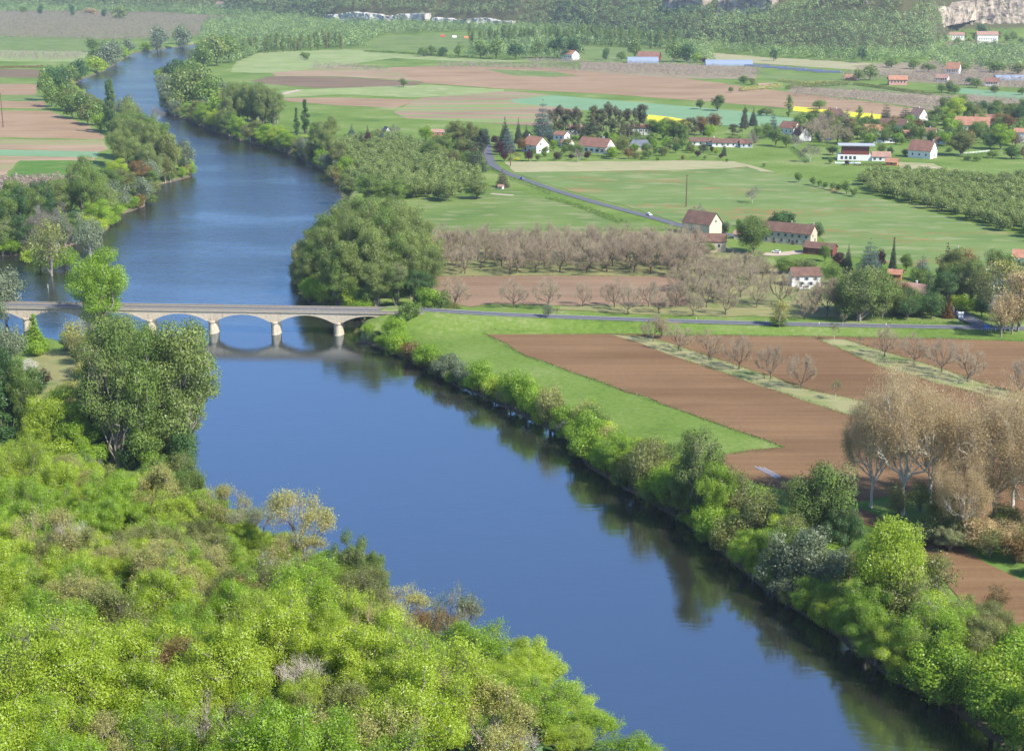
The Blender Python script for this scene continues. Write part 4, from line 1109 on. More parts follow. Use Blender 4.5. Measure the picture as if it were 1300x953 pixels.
P_ = G(283, 112); r_ = empty('pool_cover', P_, D(20)); tag(r_, 'turquoise pool cover among the trees of the far bank', 'pool')
MB().box(-10, 10, -6, 6, 0, 1.0).build('rim', M['white'], r_); MB().add([(-9.5, -5.5, 1.02), (9.5, -5.5, 1.02), (9.5, 5.5, 1.02), (-9.5, 5.5, 1.02), (-7, 0, 3.5), (7, 0, 3.5)], [(0, 1, 5, 4), (1, 2, 5), (2, 3, 4, 5), (3, 0, 4), (3, 2, 1, 0)]).build('cover', M['turq'], r_)
# tents and cars on the far green field
for u, v, mt, lb in ((562, 47, 'red', 'red tent on the far green field under the white cliff'), (592, 49, 'orange', 'orange tent on the far green field under the white cliff'), (577, 48, 'white', 'white tent between the red and the orange tent'), (360, 0, 'red', None)):
    if lb is None: continue
    P = G(u, v); o = MB().prismx([(-3, 0), (3, 0), (3, 1.6), (0, 3.6), (-3, 1.6)], -3.5, 3.5).build('tent', M[mt]); o.location = P; tag(o, lb, 'tent')

# ------------------------------------------------------------------ cliffs
def cliff_mat(nm, a, b, c):
    N = NT(nm); st = N.noise(1.0, N.mapping(0, (0.09, 0.09, 0.02)), 6, .7); h = N.noise(1.0, N.mapping(0, (0.02, 0.02, 0.11)), 4, .6)
    k = N.math('ADD', N.math('MULTIPLY', st, .6), N.math('MULTIPLY', h, .4))
    M[nm] = N.diffuse(N.ramp(k, [(0.41, a), (0.49, b), (0.62, c)]), .95, .1)
cliff_mat('white_rock', (0.20, 0.19, 0.16), (0.46, 0.43, 0.38), (0.62, 0.60, 0.55))
cliff_mat('ochre_rock', (0.09, 0.085, 0.085), (0.30, 0.24, 0.185), (0.52, 0.44, 0.35))
NEWC = []
def cliff(u0, u1, vb, hpx, mat, label, seed, wav=0.0):
    A = GH(u0, vb); B = GH(u1, vb + wav)
    mid = (A + B) / 2; L = np.hypot(*(B - A)[:2]); s = pxm(mid)
    H = hpx / s * 1.0
    o = rock_wall('cliff', (mid[0], mid[1] , min(A[2], B[2]) - 6), L, H + 5, 14, math.atan2(B[1] - A[1], B[0] - A[0]), M[mat], label, 'cliff', seed=seed, dx=2.2, amp=3.6)
    o['kind'] = 'structure'
    NEWC.append((A[:2], B[:2], H))
cliff(416, 545, 27, 13, 'white_rock', 'white limestone cliff band over the woods', 1, 3)
cliff(552, 655, 30, 9, 'white_rock', 'white limestone cliff band, thin end piece', 3, 0)
cliff(850, 900, 9, 14, 'ochre_rock', 'pale ochre cliff at the hill crest', 4)
cliff(915, 985, 17, 24, 'ochre_rock', 'broad ochre cliff above the hillside woods', 5)
cliff(1095, 1150, 14, 16, 'ochre_rock', 'grey ochre cliff, shaded side', 6)
cliff(1150, 1230, 21, 22, 'ochre_rock', 'long ochre cliff over the manors', 7)
cliff(1226, 1330, 25, 32, 'ochre_rock', 'high ochre cliff over the manors', 8)

CLIFFS.extend(NEWC)
build_ground()

# ------------------------------------------------------------------ small man-made things
def pole(u, v, hpx, r, mat, label, arms=1, nm='utility_pole'):
    P = G(u, v); H = hpx / (pxm(P) * .975); e = empty(nm, P, R.uniform(-.3, .3)); tag(e, label, 'pole')
    MB().lathe([(r, -.3), (r * .6, H)], n=8).build('post', mat, e)
    for k in range(arms):
        MB().box(-1.0, 1.0, -.06, .06, H - .5 - k, H - .36 - k).build('crossarm', mat, e)
        for x in (-.85, 0, .85): MB().lathe([(.05, H - .36 - k), (.08, H - .28 - k), (.04, H - .12 - k)], x, 0, 6).build('insulator', M['glass'], e)
pole(871, 263, 40, .38, M['pole_wood'], 'brown wooden pole standing in the red-flecked meadow above the barns')
pole(648, 211, 26, .38, M['pole_wood'], 'brown wooden pole by the straw strip before the hamlet')
pole(4, 162, 42, .42, M['pole_wood'], 'rusty brown pole in the ploughed strips at the picture edge')
pole(1214, 346, 34, .34, M['concrete'], 'pale concrete pole before the orange and dark garden trees')
pole(1071, 416, 18, .10, M['pole_wood'], 'thin wooden roadside post beside the main road', 0, 'roadside_post')
for i, (u, v) in enumerate([(884, 406), (1125, 411), (740, 404), (973, 409), (1040, 411)]):
    P = G(u, v, 5.5); P[2] = hgt(P[0], P[1])[0]; e = empty('road_marker', P); tag(e, 'white roadside marker post along the main road', 'marker post', 'marker posts along the main road')
    MB().prismx([(-.12, 0), (.12, 0), (.12, .9), (-.12, 1.1)], -.1, .1).build('post', M['white'], e); MB().box(-.102, .102, -.122, .122, .72, .84).build('reflector', M['red'], e)
def signpost():
    P = G(1219, 410); P[2] = hgt(P[0], P[1])[0]; e = empty('road_sign', P, .1); tag(e, 'tall white and pale-blue direction signs stacked on a post at the road junction', 'road sign')
    for x in (-.7, .7): MB().lathe([(.09, -.2), (.09, 4.8)], x, 0, 8).build('post', M['metal'], e)
    for z, mt, w in ((4.0, 'white', 1.2), (3.2, 'pb', 1.3), (2.4, 'white', 1.0), (1.6, 'pb', 1.1)):
        MB().box(-w, w, -.16, -.09, z, z + .65).build('sign_panel', PB if mt == 'pb' else M['white'], e)
    P = G(1210, 398); P[2] = hgt(P[0], P[1])[0]; e = empty('gate_post', P, 0); tag(e, 'short white gate post with rounded cap behind the road signs', 'post'); MB().box(-.35, .35, -.35, .35, -.2, 2.3).build('post', M['white'], e); MB().lathe([(.5, 2.3), (.5, 2.45), (.25, 2.8), (.02, 2.9)]).build('cap', M['white'], e)
    P = G(1215, 403); P[2] = hgt(P[0], P[1])[0]; e = empty('road_sign', P, -.5); tag(e, 'small white triangular sign just behind the stacked direction signs', 'road sign'); MB().lathe([(.06, -.2), (.06, 2.6)], n=8).build('post', M['metal'], e); MB().prism([(-.75, 2.0), (.75, 2.0), (0, 3.2)], -.1, -.06).build('sign_panel', M['white'], e)
    P = G(1252, 419, 4.7); P[2] = hgt(P[0], P[1])[0]; e = empty('information_board', P, .05); tag(e, 'bright blue board on two legs at the edge of the main road', 'sign')
    for x in (-.8, .8): MB().box(x - .06, x + .06, -.06, .06, -.2, 1.2).build('leg', M['metal'], e)
    MB().box(-1.1, 1.1, -.09, -.061, .7, 2.2).build('board', M['blue'], e)
    P = G(1264, 419, 4.7); P[2] = hgt(P[0], P[1])[0]; e = empty('guard_rail', P, .02); tag(e, 'dark grey guard rail with posts beside the blue board', 'guard rail')
    for k in range(7): MB().box(-5.5 + k * 1.8, -5.3 + k * 1.8, -.08, .08, -.2, 1.2).build('post', M['shutter'], e)
    for z in (.6, 1.05): MB().box(-5.7, 5.7, -.14, -.082, z, z + .16).build('rail', M['shutter'], e)
signpost()

def car(u, v, rz, mat, label, zz=0.0, van=False, P=None):
    P = G(u, v, LAND + zz) if P is None else P
    e = empty('parked_car' if van else 'car', P, rz); tag(e, label, 'van' if van else 'car')
    L, W = (4.9, 1.95) if van else (4.3, 1.75)
    body = [(-L / 2, .35), (L / 2, .35), (L / 2, .72), (L / 2 - .15, .88), (L / 2 - 1.15, .98), (-L / 2 + .1, 1.0), (-L / 2, .8)]
    if van: body = [(-L / 2, .35), (L / 2, .35), (L / 2, .9), (L / 2 - .7, 1.1), (L / 2 - 1.3, 1.9), (-L / 2 + .1, 1.95), (-L / 2, 1.8)]
    b = MB().prism(body, -W / 2, W / 2).build('body', mat, e)
    bm = b.modifiers.new('edge', 'BEVEL'); bm.width = .08; bm.segments = 2
    if not van:
        MB().prism([(-L / 2 + .35, .98), (L / 2 - 1.2, .97), (L / 2 - 1.8, 1.42), (-L / 2 + .9, 1.45)], -W / 2 + .12, W / 2 - .12).build('windows', M['glass'], e)
        MB().prism([(-L / 2 + .88, 1.43), (L / 2 - 1.78, 1.41), (L / 2 - 1.9, 1.50), (-L / 2 + 1.0, 1.53)], -W / 2 + .14, W / 2 - .14).build('roof', mat, e)
    else:
        for s in (-1, 1): MB().box(-1.6, 1.0, s * W / 2 - .02, s * W / 2 + .02, 1.15, 1.7).build('side_window', M['glass'], e)
        MB().prism([(L / 2 - 1.27, 1.85), (L / 2 - .72, 1.14), (L / 2 - .68, 1.16), (L / 2 - 1.23, 1.87)], -W / 2 + .15, W / 2 - .15).build('windscreen', M['glass'], e)
    for x in (-L / 2 + .85, L / 2 - .85):
        for y in (-W / 2 + .1, W / 2 - .1):
            m = MB(); n = 14; v_ = [(x + .33 * math.cos(2 * math.pi * k / n), y + s, .33 + .33 * math.sin(2 * math.pi * k / n)) for s in (-.11, .11) for k in range(n)]
            w_ = m.add(v_, [tuple(range(n)), tuple(range(2 * n - 1, n - 1, -1))] + [(k, k + n, (k + 1) % n + n, (k + 1) % n) for k in range(n)]).build('wheel', M['rubber'], e)
            sgn = 1 if y > 0 else -1; m = MB(); v_ = [(x + .18 * math.cos(2 * math.pi * k / 10), y + sgn * s, .33 + .18 * math.sin(2 * math.pi * k / 10)) for s in (.1, .125) for k in range(10)]
            m.add(v_, [tuple(range(10)), tuple(range(19, 9, -1))] + [(k, k + 10, (k + 1) % 10 + 10, (k + 1) % 10) for k in range(10)]).build('rim', M['metal'], w_)
    for y in (-W / 2 + .3, W / 2 - .3):
        MB().box(L / 2 - .02, L / 2 + .03, y - .16, y + .16, .62, .76).build('headlight', M['white'], e); MB().box(-L / 2 - .03, -L / 2 + .02, y - .14, y + .14, .68, .82).build('tail_light', M['red'], e)
    return e
def road_dir(a, b): p, q = G(*a), G(*b); return math.atan2((q - p)[1], (q - p)[0])
WP = plain('white_car_paint', (.8, .8, .8), .3, .03); BP = plain('blue_car_paint', (.02, .06, .30), .3, .05)
car(824, 273.6, road_dir((800, 267), (850, 282)), WP, 'white car driving on the country road above the bare orchard', 0.22)
car(663, 227.6, road_dir((700, 240), (640, 219)), BP, 'dark blue car driving on the country road near the hamlet', 0.22)
car(1021, 367.5, D(185), WP, 'white van parked before the white cottage', .02, True)
car(985, 321, D(150), WP, 'white car parked in the farmyard before the long farmhouse', 0.24)
car(1052, 178, D(20), BP, 'dark car parked by the village trees', .02)
# plastic sheets on the soil
P0 = G(958, 593); P1 = G(986, 608); e = empty('plastic_sheeting', (P0 + P1) / 2 + np.array([0, 0, 0.2]), math.atan2((P1 - P0)[1], (P1 - P0)[0])); tag(e, 'narrow white plastic strips lying side by side on the ploughed soil near the river', 'plastic sheeting')
Ls = np.hypot(*(P1 - P0)[:2]); SH_ = plain('pale_plastic_sheet', (0.40, 0.38, 0.42), .5)
for k in range(3): MB().prismx([(-.24 + k * .9, 0), (.24 + k * .9, 0), (.14 + k * .9, .16), (-.14 + k * .9, .16)], -Ls / 2 + k, Ls / 2 - k * .5).build('sheet', SH_, e)
# white horse fence
P0 = G(1215, 197); P1 = G(1256, 193); e = empty('white_fence', P0); e.rotation_euler = (0, 0, math.atan2((P1 - P0)[1], (P1 - P0)[0])); tag(e, 'low white rail fence beyond the olive round tree in the village', 'fence')
Ls = np.hypot(*(P1 - P0)[:2])
for k in range(11): MB().box(Ls * k / 10 - .1, Ls * k / 10 + .1, -.1, .1, 0, 1.5).build('post', M['white'], e)
for z in (.6, 1.2): MB().box(0, Ls, -.16, -.102, z, z + .2).build('rail', M['white'], e)
# stakes in the flooded margin
for u, v in ((7, 345), (17, 349), (61, 366)):
    P = G(u, v, 0); o = MB().lathe([(.16, -2.5), (.13, 3.5 if u < 50 else 2)], n=7).build('mooring_post', M['pole_wood'] if u < 50 else M['wall_cream']); o.location = P; tag(o, ('dark thin post standing in the flooded margin above the bridge' if u < 50 else 'short pale stump rising from the water before the pale tree'), 'post', 'posts in the flooded margin' if u < 50 else None)

# ------------------------------------------------------------------ hedges
def hedge(pts, h, w, mat, label, size=0.5, dens=9, nm='hedge', hill=False):
    W = [G(u, v) for u, v in pts]; rg = np.random.default_rng(int(pts[0][0] * 7 + pts[0][1]))
    C = []; Nn = []
    for a, b in zip(W[:-1], W[1:]):
        L = np.hypot(*(b - a)[:2]); n = int(L * dens * max(1, h * w / 4)); t = rg.uniform(0, 1, n)[:, None]
        c = a + (b - a) * t; ang = rg.uniform(0, np.pi, n); hh = h * (0.8 + 0.35 * vnoise(t[:, 0] * L / 3, t[:, 0] * 0, 3))
        off = np.stack([-(b - a)[1], (b - a)[0]]) / L
        r = rg.uniform(.6, 1, n)
        c = c + np.column_stack([off[0] * np.cos(ang) * w / 2 * r, off[1] * np.cos(ang) * w / 2 * r, np.abs(np.sin(ang)) ** .6 * hh * r])
        C.append(c); Nn.append(np.column_stack([off[0] * np.cos(ang), off[1] * np.cos(ang), np.sin(ang)]))
    C = np.concatenate(C); Nn = np.concatenate(Nn)
    V = cards(rg, C, Nn, size, .8)
    me = np_mesh(nm, V - W[0], quads(len(C)), tint=np.repeat(rg.uniform(0, 1, len(C)), 4))
    o = link(nm, me, M[mat]); o.location = W[0]; tag(o, label, 'hedge'); return o
hedge([(622, 214), (636, 222)], 2.2, 3, 'dark', 'short dark hedge beside the bend of the country road')
hedge([(649, 228), (675, 237), (701, 247)], 2.4, 3.2, 'mid', 'clipped green hedge following the country road')
hedge([(697, 252), (740, 264), (792, 284)], 1.6, 7, 'mid', 'low rough scrub along the ditch below the country road', .6)
hedge([(1006, 190), (1016, 198), (1026, 208)], 3.0, 3, 'dark', 'straight dark hedge running down the meadow before the bare trees')
hedge([(1147, 182), (1182, 182)], 6.0, 3, 'mid', 'tall square clipped hedge in the middle of the village')
hedge([(1138, 410), (1175, 411), (1214, 411)], 2.0, 3, 'mid', 'long low clipped hedge along the main road by the junction', .4)
hedge([(1226, 388), (1240, 391), (1253, 394)], 2.2, 3, 'broom', 'bright yellow flowering hedge behind the road junction', .4)
hedge([(1068, 396), (1085, 404), (1120, 410), (1138, 411)], 2.6, 3.5, 'mid', 'bushy green hedge under the giant round tree by the road', .45)
hedge([(940, 116), (975, 113), (990, 111)], 5, 8, 'buds', 'yellowish hedge with a gap at the lower end of the far fields', 1.0, 4)
hedge([(1000, 113), (1040, 110), (1078, 108)], 5, 9, 'olive', 'long olive hedge among the far fields', 1.0, 4)
hedge([(1085, 108), (1130, 114), (1185, 122)], 3.5, 7, 'olive', 'thin sloping olive hedge behind the pink farmhouse', 1.0, 4)
hedge([(990, 104), (1020, 107), (1060, 106)], 3.5, 7, 'buds', 'short yellow-green hedge beside the olive one', 1.0, 4)
hedge([(1216, 200), (1262, 199)], 3.2, 4, 'mid', 'green hedge before the white rail fence', .7)
hedge([(700, 193), (760, 199), (820, 197)], 1.4, 3, 'olive', 'low garden border along the white houses of the hamlet', .6)
hedge([(640, 190), (660, 199)], 1.4, 3, 'rust', 'low reddish garden border near the first white house', .6)
hedge([(1070, 210), (1105, 211), (1120, 210)], 1.8, 3, 'purple', 'low dark red hedge before the flat-roofed house', .6)
hedge([(860, 203), (900, 200)], 1.4, 3, 'mid', 'low hedge at the foot of the bungalow garden', .6)
hedge([(463, 66), (520, 69), (600, 74)], 3, 8, 'mid', 'dark hedge line along the far green field', 1.2, 3)
hedge([(0, 87), (55, 86)], 3, 8, 'rust', 'brown hedge line between the far strips', 1.2, 3)
hedge([(540, 402), (515, 404), (500, 405)], 4, 8, 'mid', 'ivy and brambles smothering the bridge abutment', .45)
# ------------------------------------------------------------------ woods far away: one mesh each
def wood(name, pos, H, W, kcards, size, mat, label, tint=None, seed=0, ovoid=1.0):
    rg = np.random.default_rng(seed); n = len(pos)
    hs = H * rg.uniform(.6, 1.25, n); ws = W * rg.uniform(.65, 1.25, n)
    d = rand_dirs(rg, n * kcards); d[:, 2] = np.where(d[:, 2] < -0.55, -d[:, 2], d[:, 2])
    r = rg.uniform(.7, 1.02, n * kcards)
    k = np.repeat(np.arange(n), kcards)
    C = pos[k] + np.column_stack([d[:, 0] * ws[k] / 2 * r, d[:, 1] * ws[k] / 2 * r, hs[k] * (0.52 + 0.48 * d[:, 2] * r)])
    V = cards(rg, C, d + np.array([0, 0, .2]), size, .55)
    tt = (rg.uniform(0, 1, n) if tint is None else tint)[k] * .85 + rg.uniform(0, .15, n * kcards)
    me = np_mesh(name, V, quads(len(C)), tint=np.repeat(tt, 4))
    o = link(name, me, M[mat]); tag(o, label, 'woodland', None, 'stuff'); return o

def scatter_px(poly, spacing, n_try=40000, seed=1, hill=False, z=LAND):
    """points in a pixel polygon laid on the flat valley floor"""
    rg = np.random.default_rng(seed)
    W = np.array([G(u, v, z)[:2] for u, v in poly])
    x0, y0 = W.min(0); x1, y1 = W.max(0)
    gx, gy = np.meshgrid(np.arange(x0, x1, spacing), np.arange(y0, y1, spacing)); P = np.column_stack([gx.ravel(), gy.ravel()])
    P += rg.uniform(-.38, .38, P.shape) * spacing
    P = P[inside(P, W)]
    if not len(P): return np.zeros((0, 3))
    h = hgt(P[:, 0], P[:, 1]); k = h > 1.5
    return np.column_stack([P[k], h[k] - .1])

def hillside():
    rg = np.random.default_rng(77); pts = []
    S = 11.0
    Ys = np.arange(1900, 6200, S)
    for Y in Ys:
        xs = np.arange(-0.42 * Y, 0.42 * Y, S)
        pts.append(np.column_stack([xs, np.full(len(xs), Y)]))
    P = np.concatenate(pts); P += rg.uniform(-.45, .45, P.shape) * S
    u = CU + .965 * F * P[:, 0] / P[:, 1]; d = P[:, 1] - base_Y(u)
    k = (d > -6) & (d < np.interp(u, [0, 400, 800, 1300], [750, 620, 520, 600]))
    # leave the manor slope and the cliff foot open
    P = P[k]; u = u[k]; d = d[k]
    keep = ~((u > 1165) & (d < 90) & (d >= -6) & (vnoise(P[:, 0] / 60, P[:, 1] / 60, 2) < .62))
    for A, B, H in CLIFFS:
        dd, t = seg_dist(P, A, B); nrm = np.array([-(B - A)[1], (B - A)[0]]); nrm /= np.linalg.norm(nrm)
        side = (P - A) @ nrm
        keep &= ~((dd < 9) | ((side < 0) & (t > .02) & (t < .98) & (dd < 20) & (vnoise(P[:, 0] / 22, P[:, 1] / 22, 6) < .60)))
    keep &= ~((u < 130) & (u > 40) & (d < 60) & (d > 0) & (vnoise(P[:, 0] / 80, P[:, 1] / 50, 4) > .6))
    P = P[keep]
    h = hgt(P[:, 0], P[:, 1])
    pos = np.column_stack([P, h - .5])
    tint = np.clip(.75 * vnoise(P[:, 0] / 45, P[:, 1] / 60, 8) + .65 * rg.uniform(0, 1, len(P)) - .2, 0, 1)
    print('hill trees', len(pos))
    wood('hillside_woods', pos, 15, 13.5, 60, 1.8, 'wood_hill', 'mixed green woods covering the hillside across the valley', tint, 5)
hillside()

def vw(name, poly, sp, H, W, kc, size, mat, label, seed):
    pos = scatter_px(poly, sp, seed=seed)
    if len(pos): wood(name, pos, H, W, kc, size, mat, label, seed=seed)
    print(name, len(pos))
vw('valley_woods', [(250, 58), (262, 32), (330, 24), (430, 34), (450, 50), (446, 62), (400, 62), (335, 67), (305, 80), (262, 84), (250, 74)], 11, 16, 13, 60, 1.9, 'wood_hill', 'pale green woods inland of the far river bend', 11)
vw('valley_woods', [(428, 36), (520, 34), (620, 38), (700, 44), (860, 64), (905, 72), (905, 80), (885, 80), (855, 64), (735, 58), (680, 66), (620, 52), (610, 40), (555, 42), (490, 45), (462, 60), (470, 63), (446, 62)], 11, 16, 13, 55, 1.9, 'wood_hill', 'woods at the foot of the hill round the far green field', 12)
vw('valley_woods', [(590, 72), (606, 57), (660, 52), (735, 62), (740, 76), (690, 76), (600, 74)], 11, 14, 12, 60, 1.8, 'wood_hill', 'dark tree belt before the poplar plantation', 13)
vw('valley_woods', [(1160, 72), (1220, 62), (1290, 62), (1340, 70), (1340, 82), (1270, 92), (1200, 86)], 12, 12, 13, 60, 1.9, 'wood_hill', 'dark wood patch under the hillside manors', 14)
vw('valley_woods', [(-60, 12), (60, 12), (330, 20), (330, 24), (200, 18), (60, 17), (-60, 18)], 14, 15, 14, 40, 2.4, 'wood_hill', 'woods along the far edge of the grey orchards', 15)
for k, (poly, lb, sp) in enumerate([
    ([(-60, 16), (60, 16), (200, 18), (330, 25), (330, 44), (300, 46), (170, 52), (120, 52), (-60, 47)], 'wide grey-brown bare orchard beyond the far river bend', 9),
    ([(-60, 66), (118, 70), (95, 78), (-60, 75)], 'thin bare young orchard behind the narrow ploughed strips', 11),
    ([(400, 84), (463, 86), (500, 92), (430, 91), (400, 90)], 'strip of bare shrubs in the wide brown field', 10),
    ([(552, 84), (600, 82), (735, 87), (735, 93), (620, 88), (560, 88)], 'bare orchard row behind the wide brown field', 10),
    ([(667, 78), (735, 78), (735, 83), (667, 83)], 'tan bare trees at the foot of the poplars', 9),
    ([(737, 82), (870, 84), (970, 90), (960, 100), (870, 99), (737, 92)], 'bare grey orchard before the plastic tunnels', 10),
    ([(1065, 96), (1130, 92), (1180, 104), (1120, 104), (1070, 104)], 'bare grey orchard round the orange-roofed farm', 10),
    ([(1005, 114), (1080, 118), (1200, 126), (1300, 128), (1340, 130), (1340, 146), (1240, 148), (1130, 136), (1005, 122)], 'broad bare orchard band behind the village', 10),
    ([(1170, 88), (1290, 98), (1340, 98), (1340, 116), (1210, 112), (1150, 104)], 'bare grey orchards under the hillside manors', 10),
    ([(1165, 58), (1200, 54), (1300, 60), (1300, 64), (1180, 72)], 'pinkish bare orchard sloping up to the hillside manors', 9)]):
    vw('grey_orchard', poly, sp * .9, 7.0, 8.5, 60, .75, 'far_grey', lb, 30 + k)
vw('reed_scrub', [(-60, 236), (12, 228), (100, 226), (75, 250), (-60, 262)], 4.5, 4.5, 5, 50, .9, 'far_grey', 'brown leafless scrub between the ploughed strips and the river trees', 51)

# ------------------------------------------------------------------ trees, one by one
def many(kind, rows, **k):
    for r in rows:
        m = r[4] if len(r) > 4 else None
        T(kind, r[0], r[1], r[2], r[3], mat=m, **k)

# right bank below the bridge (going downstream)
many('shrub', [(478, 444, 30, 48), (462, 436, 18, 26), (502, 452, 22, 26, 'rust'), (528, 464, 32, 44), (545, 470, 24, 30, 'olive'), (590, 493, 42, 42), (612, 505, 34, 34, 'lime'),
               (662, 533, 46, 44), (683, 541, 46, 42, 'olive'), (700, 548, 40, 40), (722, 562, 34, 34), (742, 590, 50, 46), (762, 596, 44, 46), (790, 622, 52, 50, 'olive'), (815, 640, 46, 48), (838, 654, 44, 46, 'olive'),
               (905, 690, 52, 60), (885, 676, 42, 44), (925, 700, 56, 56, 'olive'), (950, 722, 56, 60), (978, 738, 48, 52), (1000, 700, 54, 60, 'lime'), (1030, 776, 52, 60), (1055, 795, 58, 62, 'lime'),
               (1082, 812, 62, 66), (1110, 835, 66, 72), (1140, 850, 70, 80, 'lime'), (1176, 866, 74, 80), (1215, 885, 80, 90), (1170, 800, 56, 64, 'lime'), (1200, 830, 70, 80), (1240, 850, 74, 80, 'olive'), (1260, 905, 90, 96, 'lime'), (1305, 900, 90, 100),
               (1300, 860, 70, 80), (1225, 800, 44, 50, 'olive'), (1258, 815, 50, 56, 'olive'), (1290, 955, 100, 110), (1340, 960, 110, 110, 'lime'), (1245, 930, 90, 90), (1345, 1000, 110, 120),
               (935, 655, 36, 40, 'olive'), (958, 650, 34, 40), (870, 640, 40, 40, 'olive'), (1120, 735, 54, 64, 'lime'), (1078, 735, 40, 50, 'olive'), (765, 560, 30, 34, 'lime'), (1155, 745, 46, 52)])
many('airy', [(688, 536, 60, 46, 'buds'), (808, 624, 80, 56), (742, 548, 44, 40, 'buds'), (826, 610, 64, 50), (930, 660, 74, 54), (962, 690, 78, 56), (1110, 780, 84, 70), (1150, 800, 92, 80), (640, 505, 30, 30, 'buds'), (1010, 655, 50, 44), (1060, 690, 46, 50, 'rust'), (1265, 780, 40, 40, 'rust'),
               (1000, 720, 74, 60), (1180, 775, 80, 66)])
many('willow', [(554, 482, 34, 42), (572, 484, 32, 34), (1010, 742, 84, 84), (972, 745, 56, 54), (1044, 752, 62, 70), (992, 757, 40, 50), (706, 556, 30, 32)])
many('broad', [(632, 512, 52, 40, 'bright'), (886, 662, 128, 66, 'green'), (862, 655, 84, 60, 'mid'), (905, 668, 90, 56, 'bright'), (1068, 712, 74, 60, 'dark'), (1125, 775, 118, 92, 'lime'), (780, 604, 68, 50, 'bright'), (845, 640, 62, 50, 'bright'), (745, 578, 60, 48, 'bright'), (570, 470, 30, 32, 'mid'), (655, 520, 56, 40, 'bright'), (990, 730, 70, 60, 'bright'), (1100, 815, 90, 70, 'bright'), (1190, 850, 96, 90, 'bright')])
T('dense', 1044, 694, 110, 92, 'green')
T('dense', 1122, 790, 134, 92, 'lime', look='domed')
# low growth right at the water, both banks
def fill_bank(pts, sp, hm, kinds, mats, where_, off=(0.5, 4.5), seed=1, nm='bank_shrub'):
    rg = np.random.default_rng(seed); W = [G(u, v, 0)[:2] for u, v in pts]; mid = np.array([0, 0.])
    for a, b in zip(W[:-1], W[1:]):
        L = np.hypot(*(b - a)); nr = np.array([-(b - a)[1], (b - a)[0]]) / L
        q = (a + b) / 2
        if poly_sd(np.array([q + nr * 6]), RW)[0] < 0: nr = -nr
        for k in range(max(1, int(L / sp))):
            P = a + (b - a) * (k + rg.uniform(0, 1)) / max(1, int(L / sp)) + nr * rg.uniform(*off)
            z = hgt(P[0], P[1])[0]; i = int(rg.integers(0, len(kinds)))
            kd = kinds[i]; mt = mats[int(rg.integers(0, len(mats)))]
            h = hm * rg.uniform(.7, 1.3)
            T(kd, P=np.array([P[0], P[1], max(z, 0)]), hm=h, wm=h * rg.uniform(1.1, 1.5) if kd == 'shrub' else h * rg.uniform(.85, 1.1), mat=mt, label=COLW[mt] + ' ' + NOUN[kd][1] + ' ' + where_, group=COLW[mt] + ' ' + NOUN[kd][1] + 's ' + where_, name=nm if kd == 'shrub' else None)
BM = ['bright', 'lime', 'mid', 'bright', 'olive', 'buds']
fill_bank([(455, 431), (484, 443), (520, 457), (560, 480), (600, 498), (640, 517), (690, 542), (722, 560), (745, 592), (800, 624), (870, 664), (915, 702), (960, 740), (1000, 768), (1060, 806), (1130, 862), (1215, 905)], 4.2, 4.6, ['shrub', 'shrub', 'shrub', 'willow'], BM, 'at the water below the green verge', (-0.6, 3.2), 3)
fill_bank([(690, 542), (722, 560), (745, 592), (800, 624), (870, 664), (915, 702), (960, 740), (1000, 768), (1060, 806), (1130, 862), (1215, 905)], 6, 7.5, ['broad', 'airy', 'shrub'], BM, 'in the bank thicket below the ploughed field', (4, 15), 5)
fill_bank([(392, 386), (379, 364), (375, 345), (382, 325)], 5, 6, ['shrub'], BM, 'at the foot of the big poplar clump', (0, 4), 6, 'clump_shrub')
fill_bank([(428, 234), (410, 216), (385, 203), (350, 190), (300, 177), (262, 164), (238, 153), (218, 147), (208, 135), (206, 120), (201, 106), (200, 97)], 7, 8, ['shrub', 'willow', 'shrub'], BM + ['willow'], 'lining the inner bank of the bend', (0, 12), 7, 'bend_shrub')
fill_bank([(94, 107), (92, 116), (108, 128), (140, 146), (176, 168), (214, 196), (240, 216), (244, 224), (222, 230), (196, 236), (184, 262), (156, 272), (133, 294), (108, 306), (60, 321), (20, 324)], 7, 8, ['shrub', 'willow', 'broad'], BM + ['mid', 'willow'], 'along the far left-hand bank'.replace('left-hand', 'outer'), (-1.5, 10), 8, 'outer_bank_shrub')
fill_bank([(76, 435), (98, 441), (112, 455), (130, 480), (165, 510), (210, 550), (243, 580)], 6, 6, ['shrub', 'airy', 'shrub'], ['buds', 'olive', 'mid', 'bright', 'willow'], 'at the edge of the riverside lawn', (-1, 6), 9, 'lawn_shrub')
def fill_area(poly, sp, hm, kinds, mats, where_, seed, nm):
    rg = np.random.default_rng(seed)
    for p in scatter_px(poly, sp, seed=seed):
        kd = kinds[int(rg.integers(0, len(kinds)))]; mt = mats[int(rg.integers(0, len(mats)))]; h = hm * rg.uniform(.6, 1.35)
        T(kd, P=p, hm=h, wm=h * rg.uniform(.9, 1.15), mat=mt, label=COLW[mt] + ' ' + NOUN[kd][1] + ' ' + where_, group=COLW[mt] + ' ' + NOUN[kd][1] + 's ' + where_, name=nm)
fill_area([(150, 560), (215, 565), (250, 600), (255, 640), (180, 640), (120, 610)], 9, 9, ['broad', 'shrub'], ['mid', 'olive', 'bright', 'dark'], 'under the two huge riverside trees', 3, 'understorey_tree')
fill_area([(0, 560), (110, 560), (130, 600), (120, 640), (0, 640)], 9, 9, ['broad', 'shrub'], ['mid', 'lime', 'bright', 'dark'], 'between the riverside trees and the near slope', 4, 'thicket_tree')
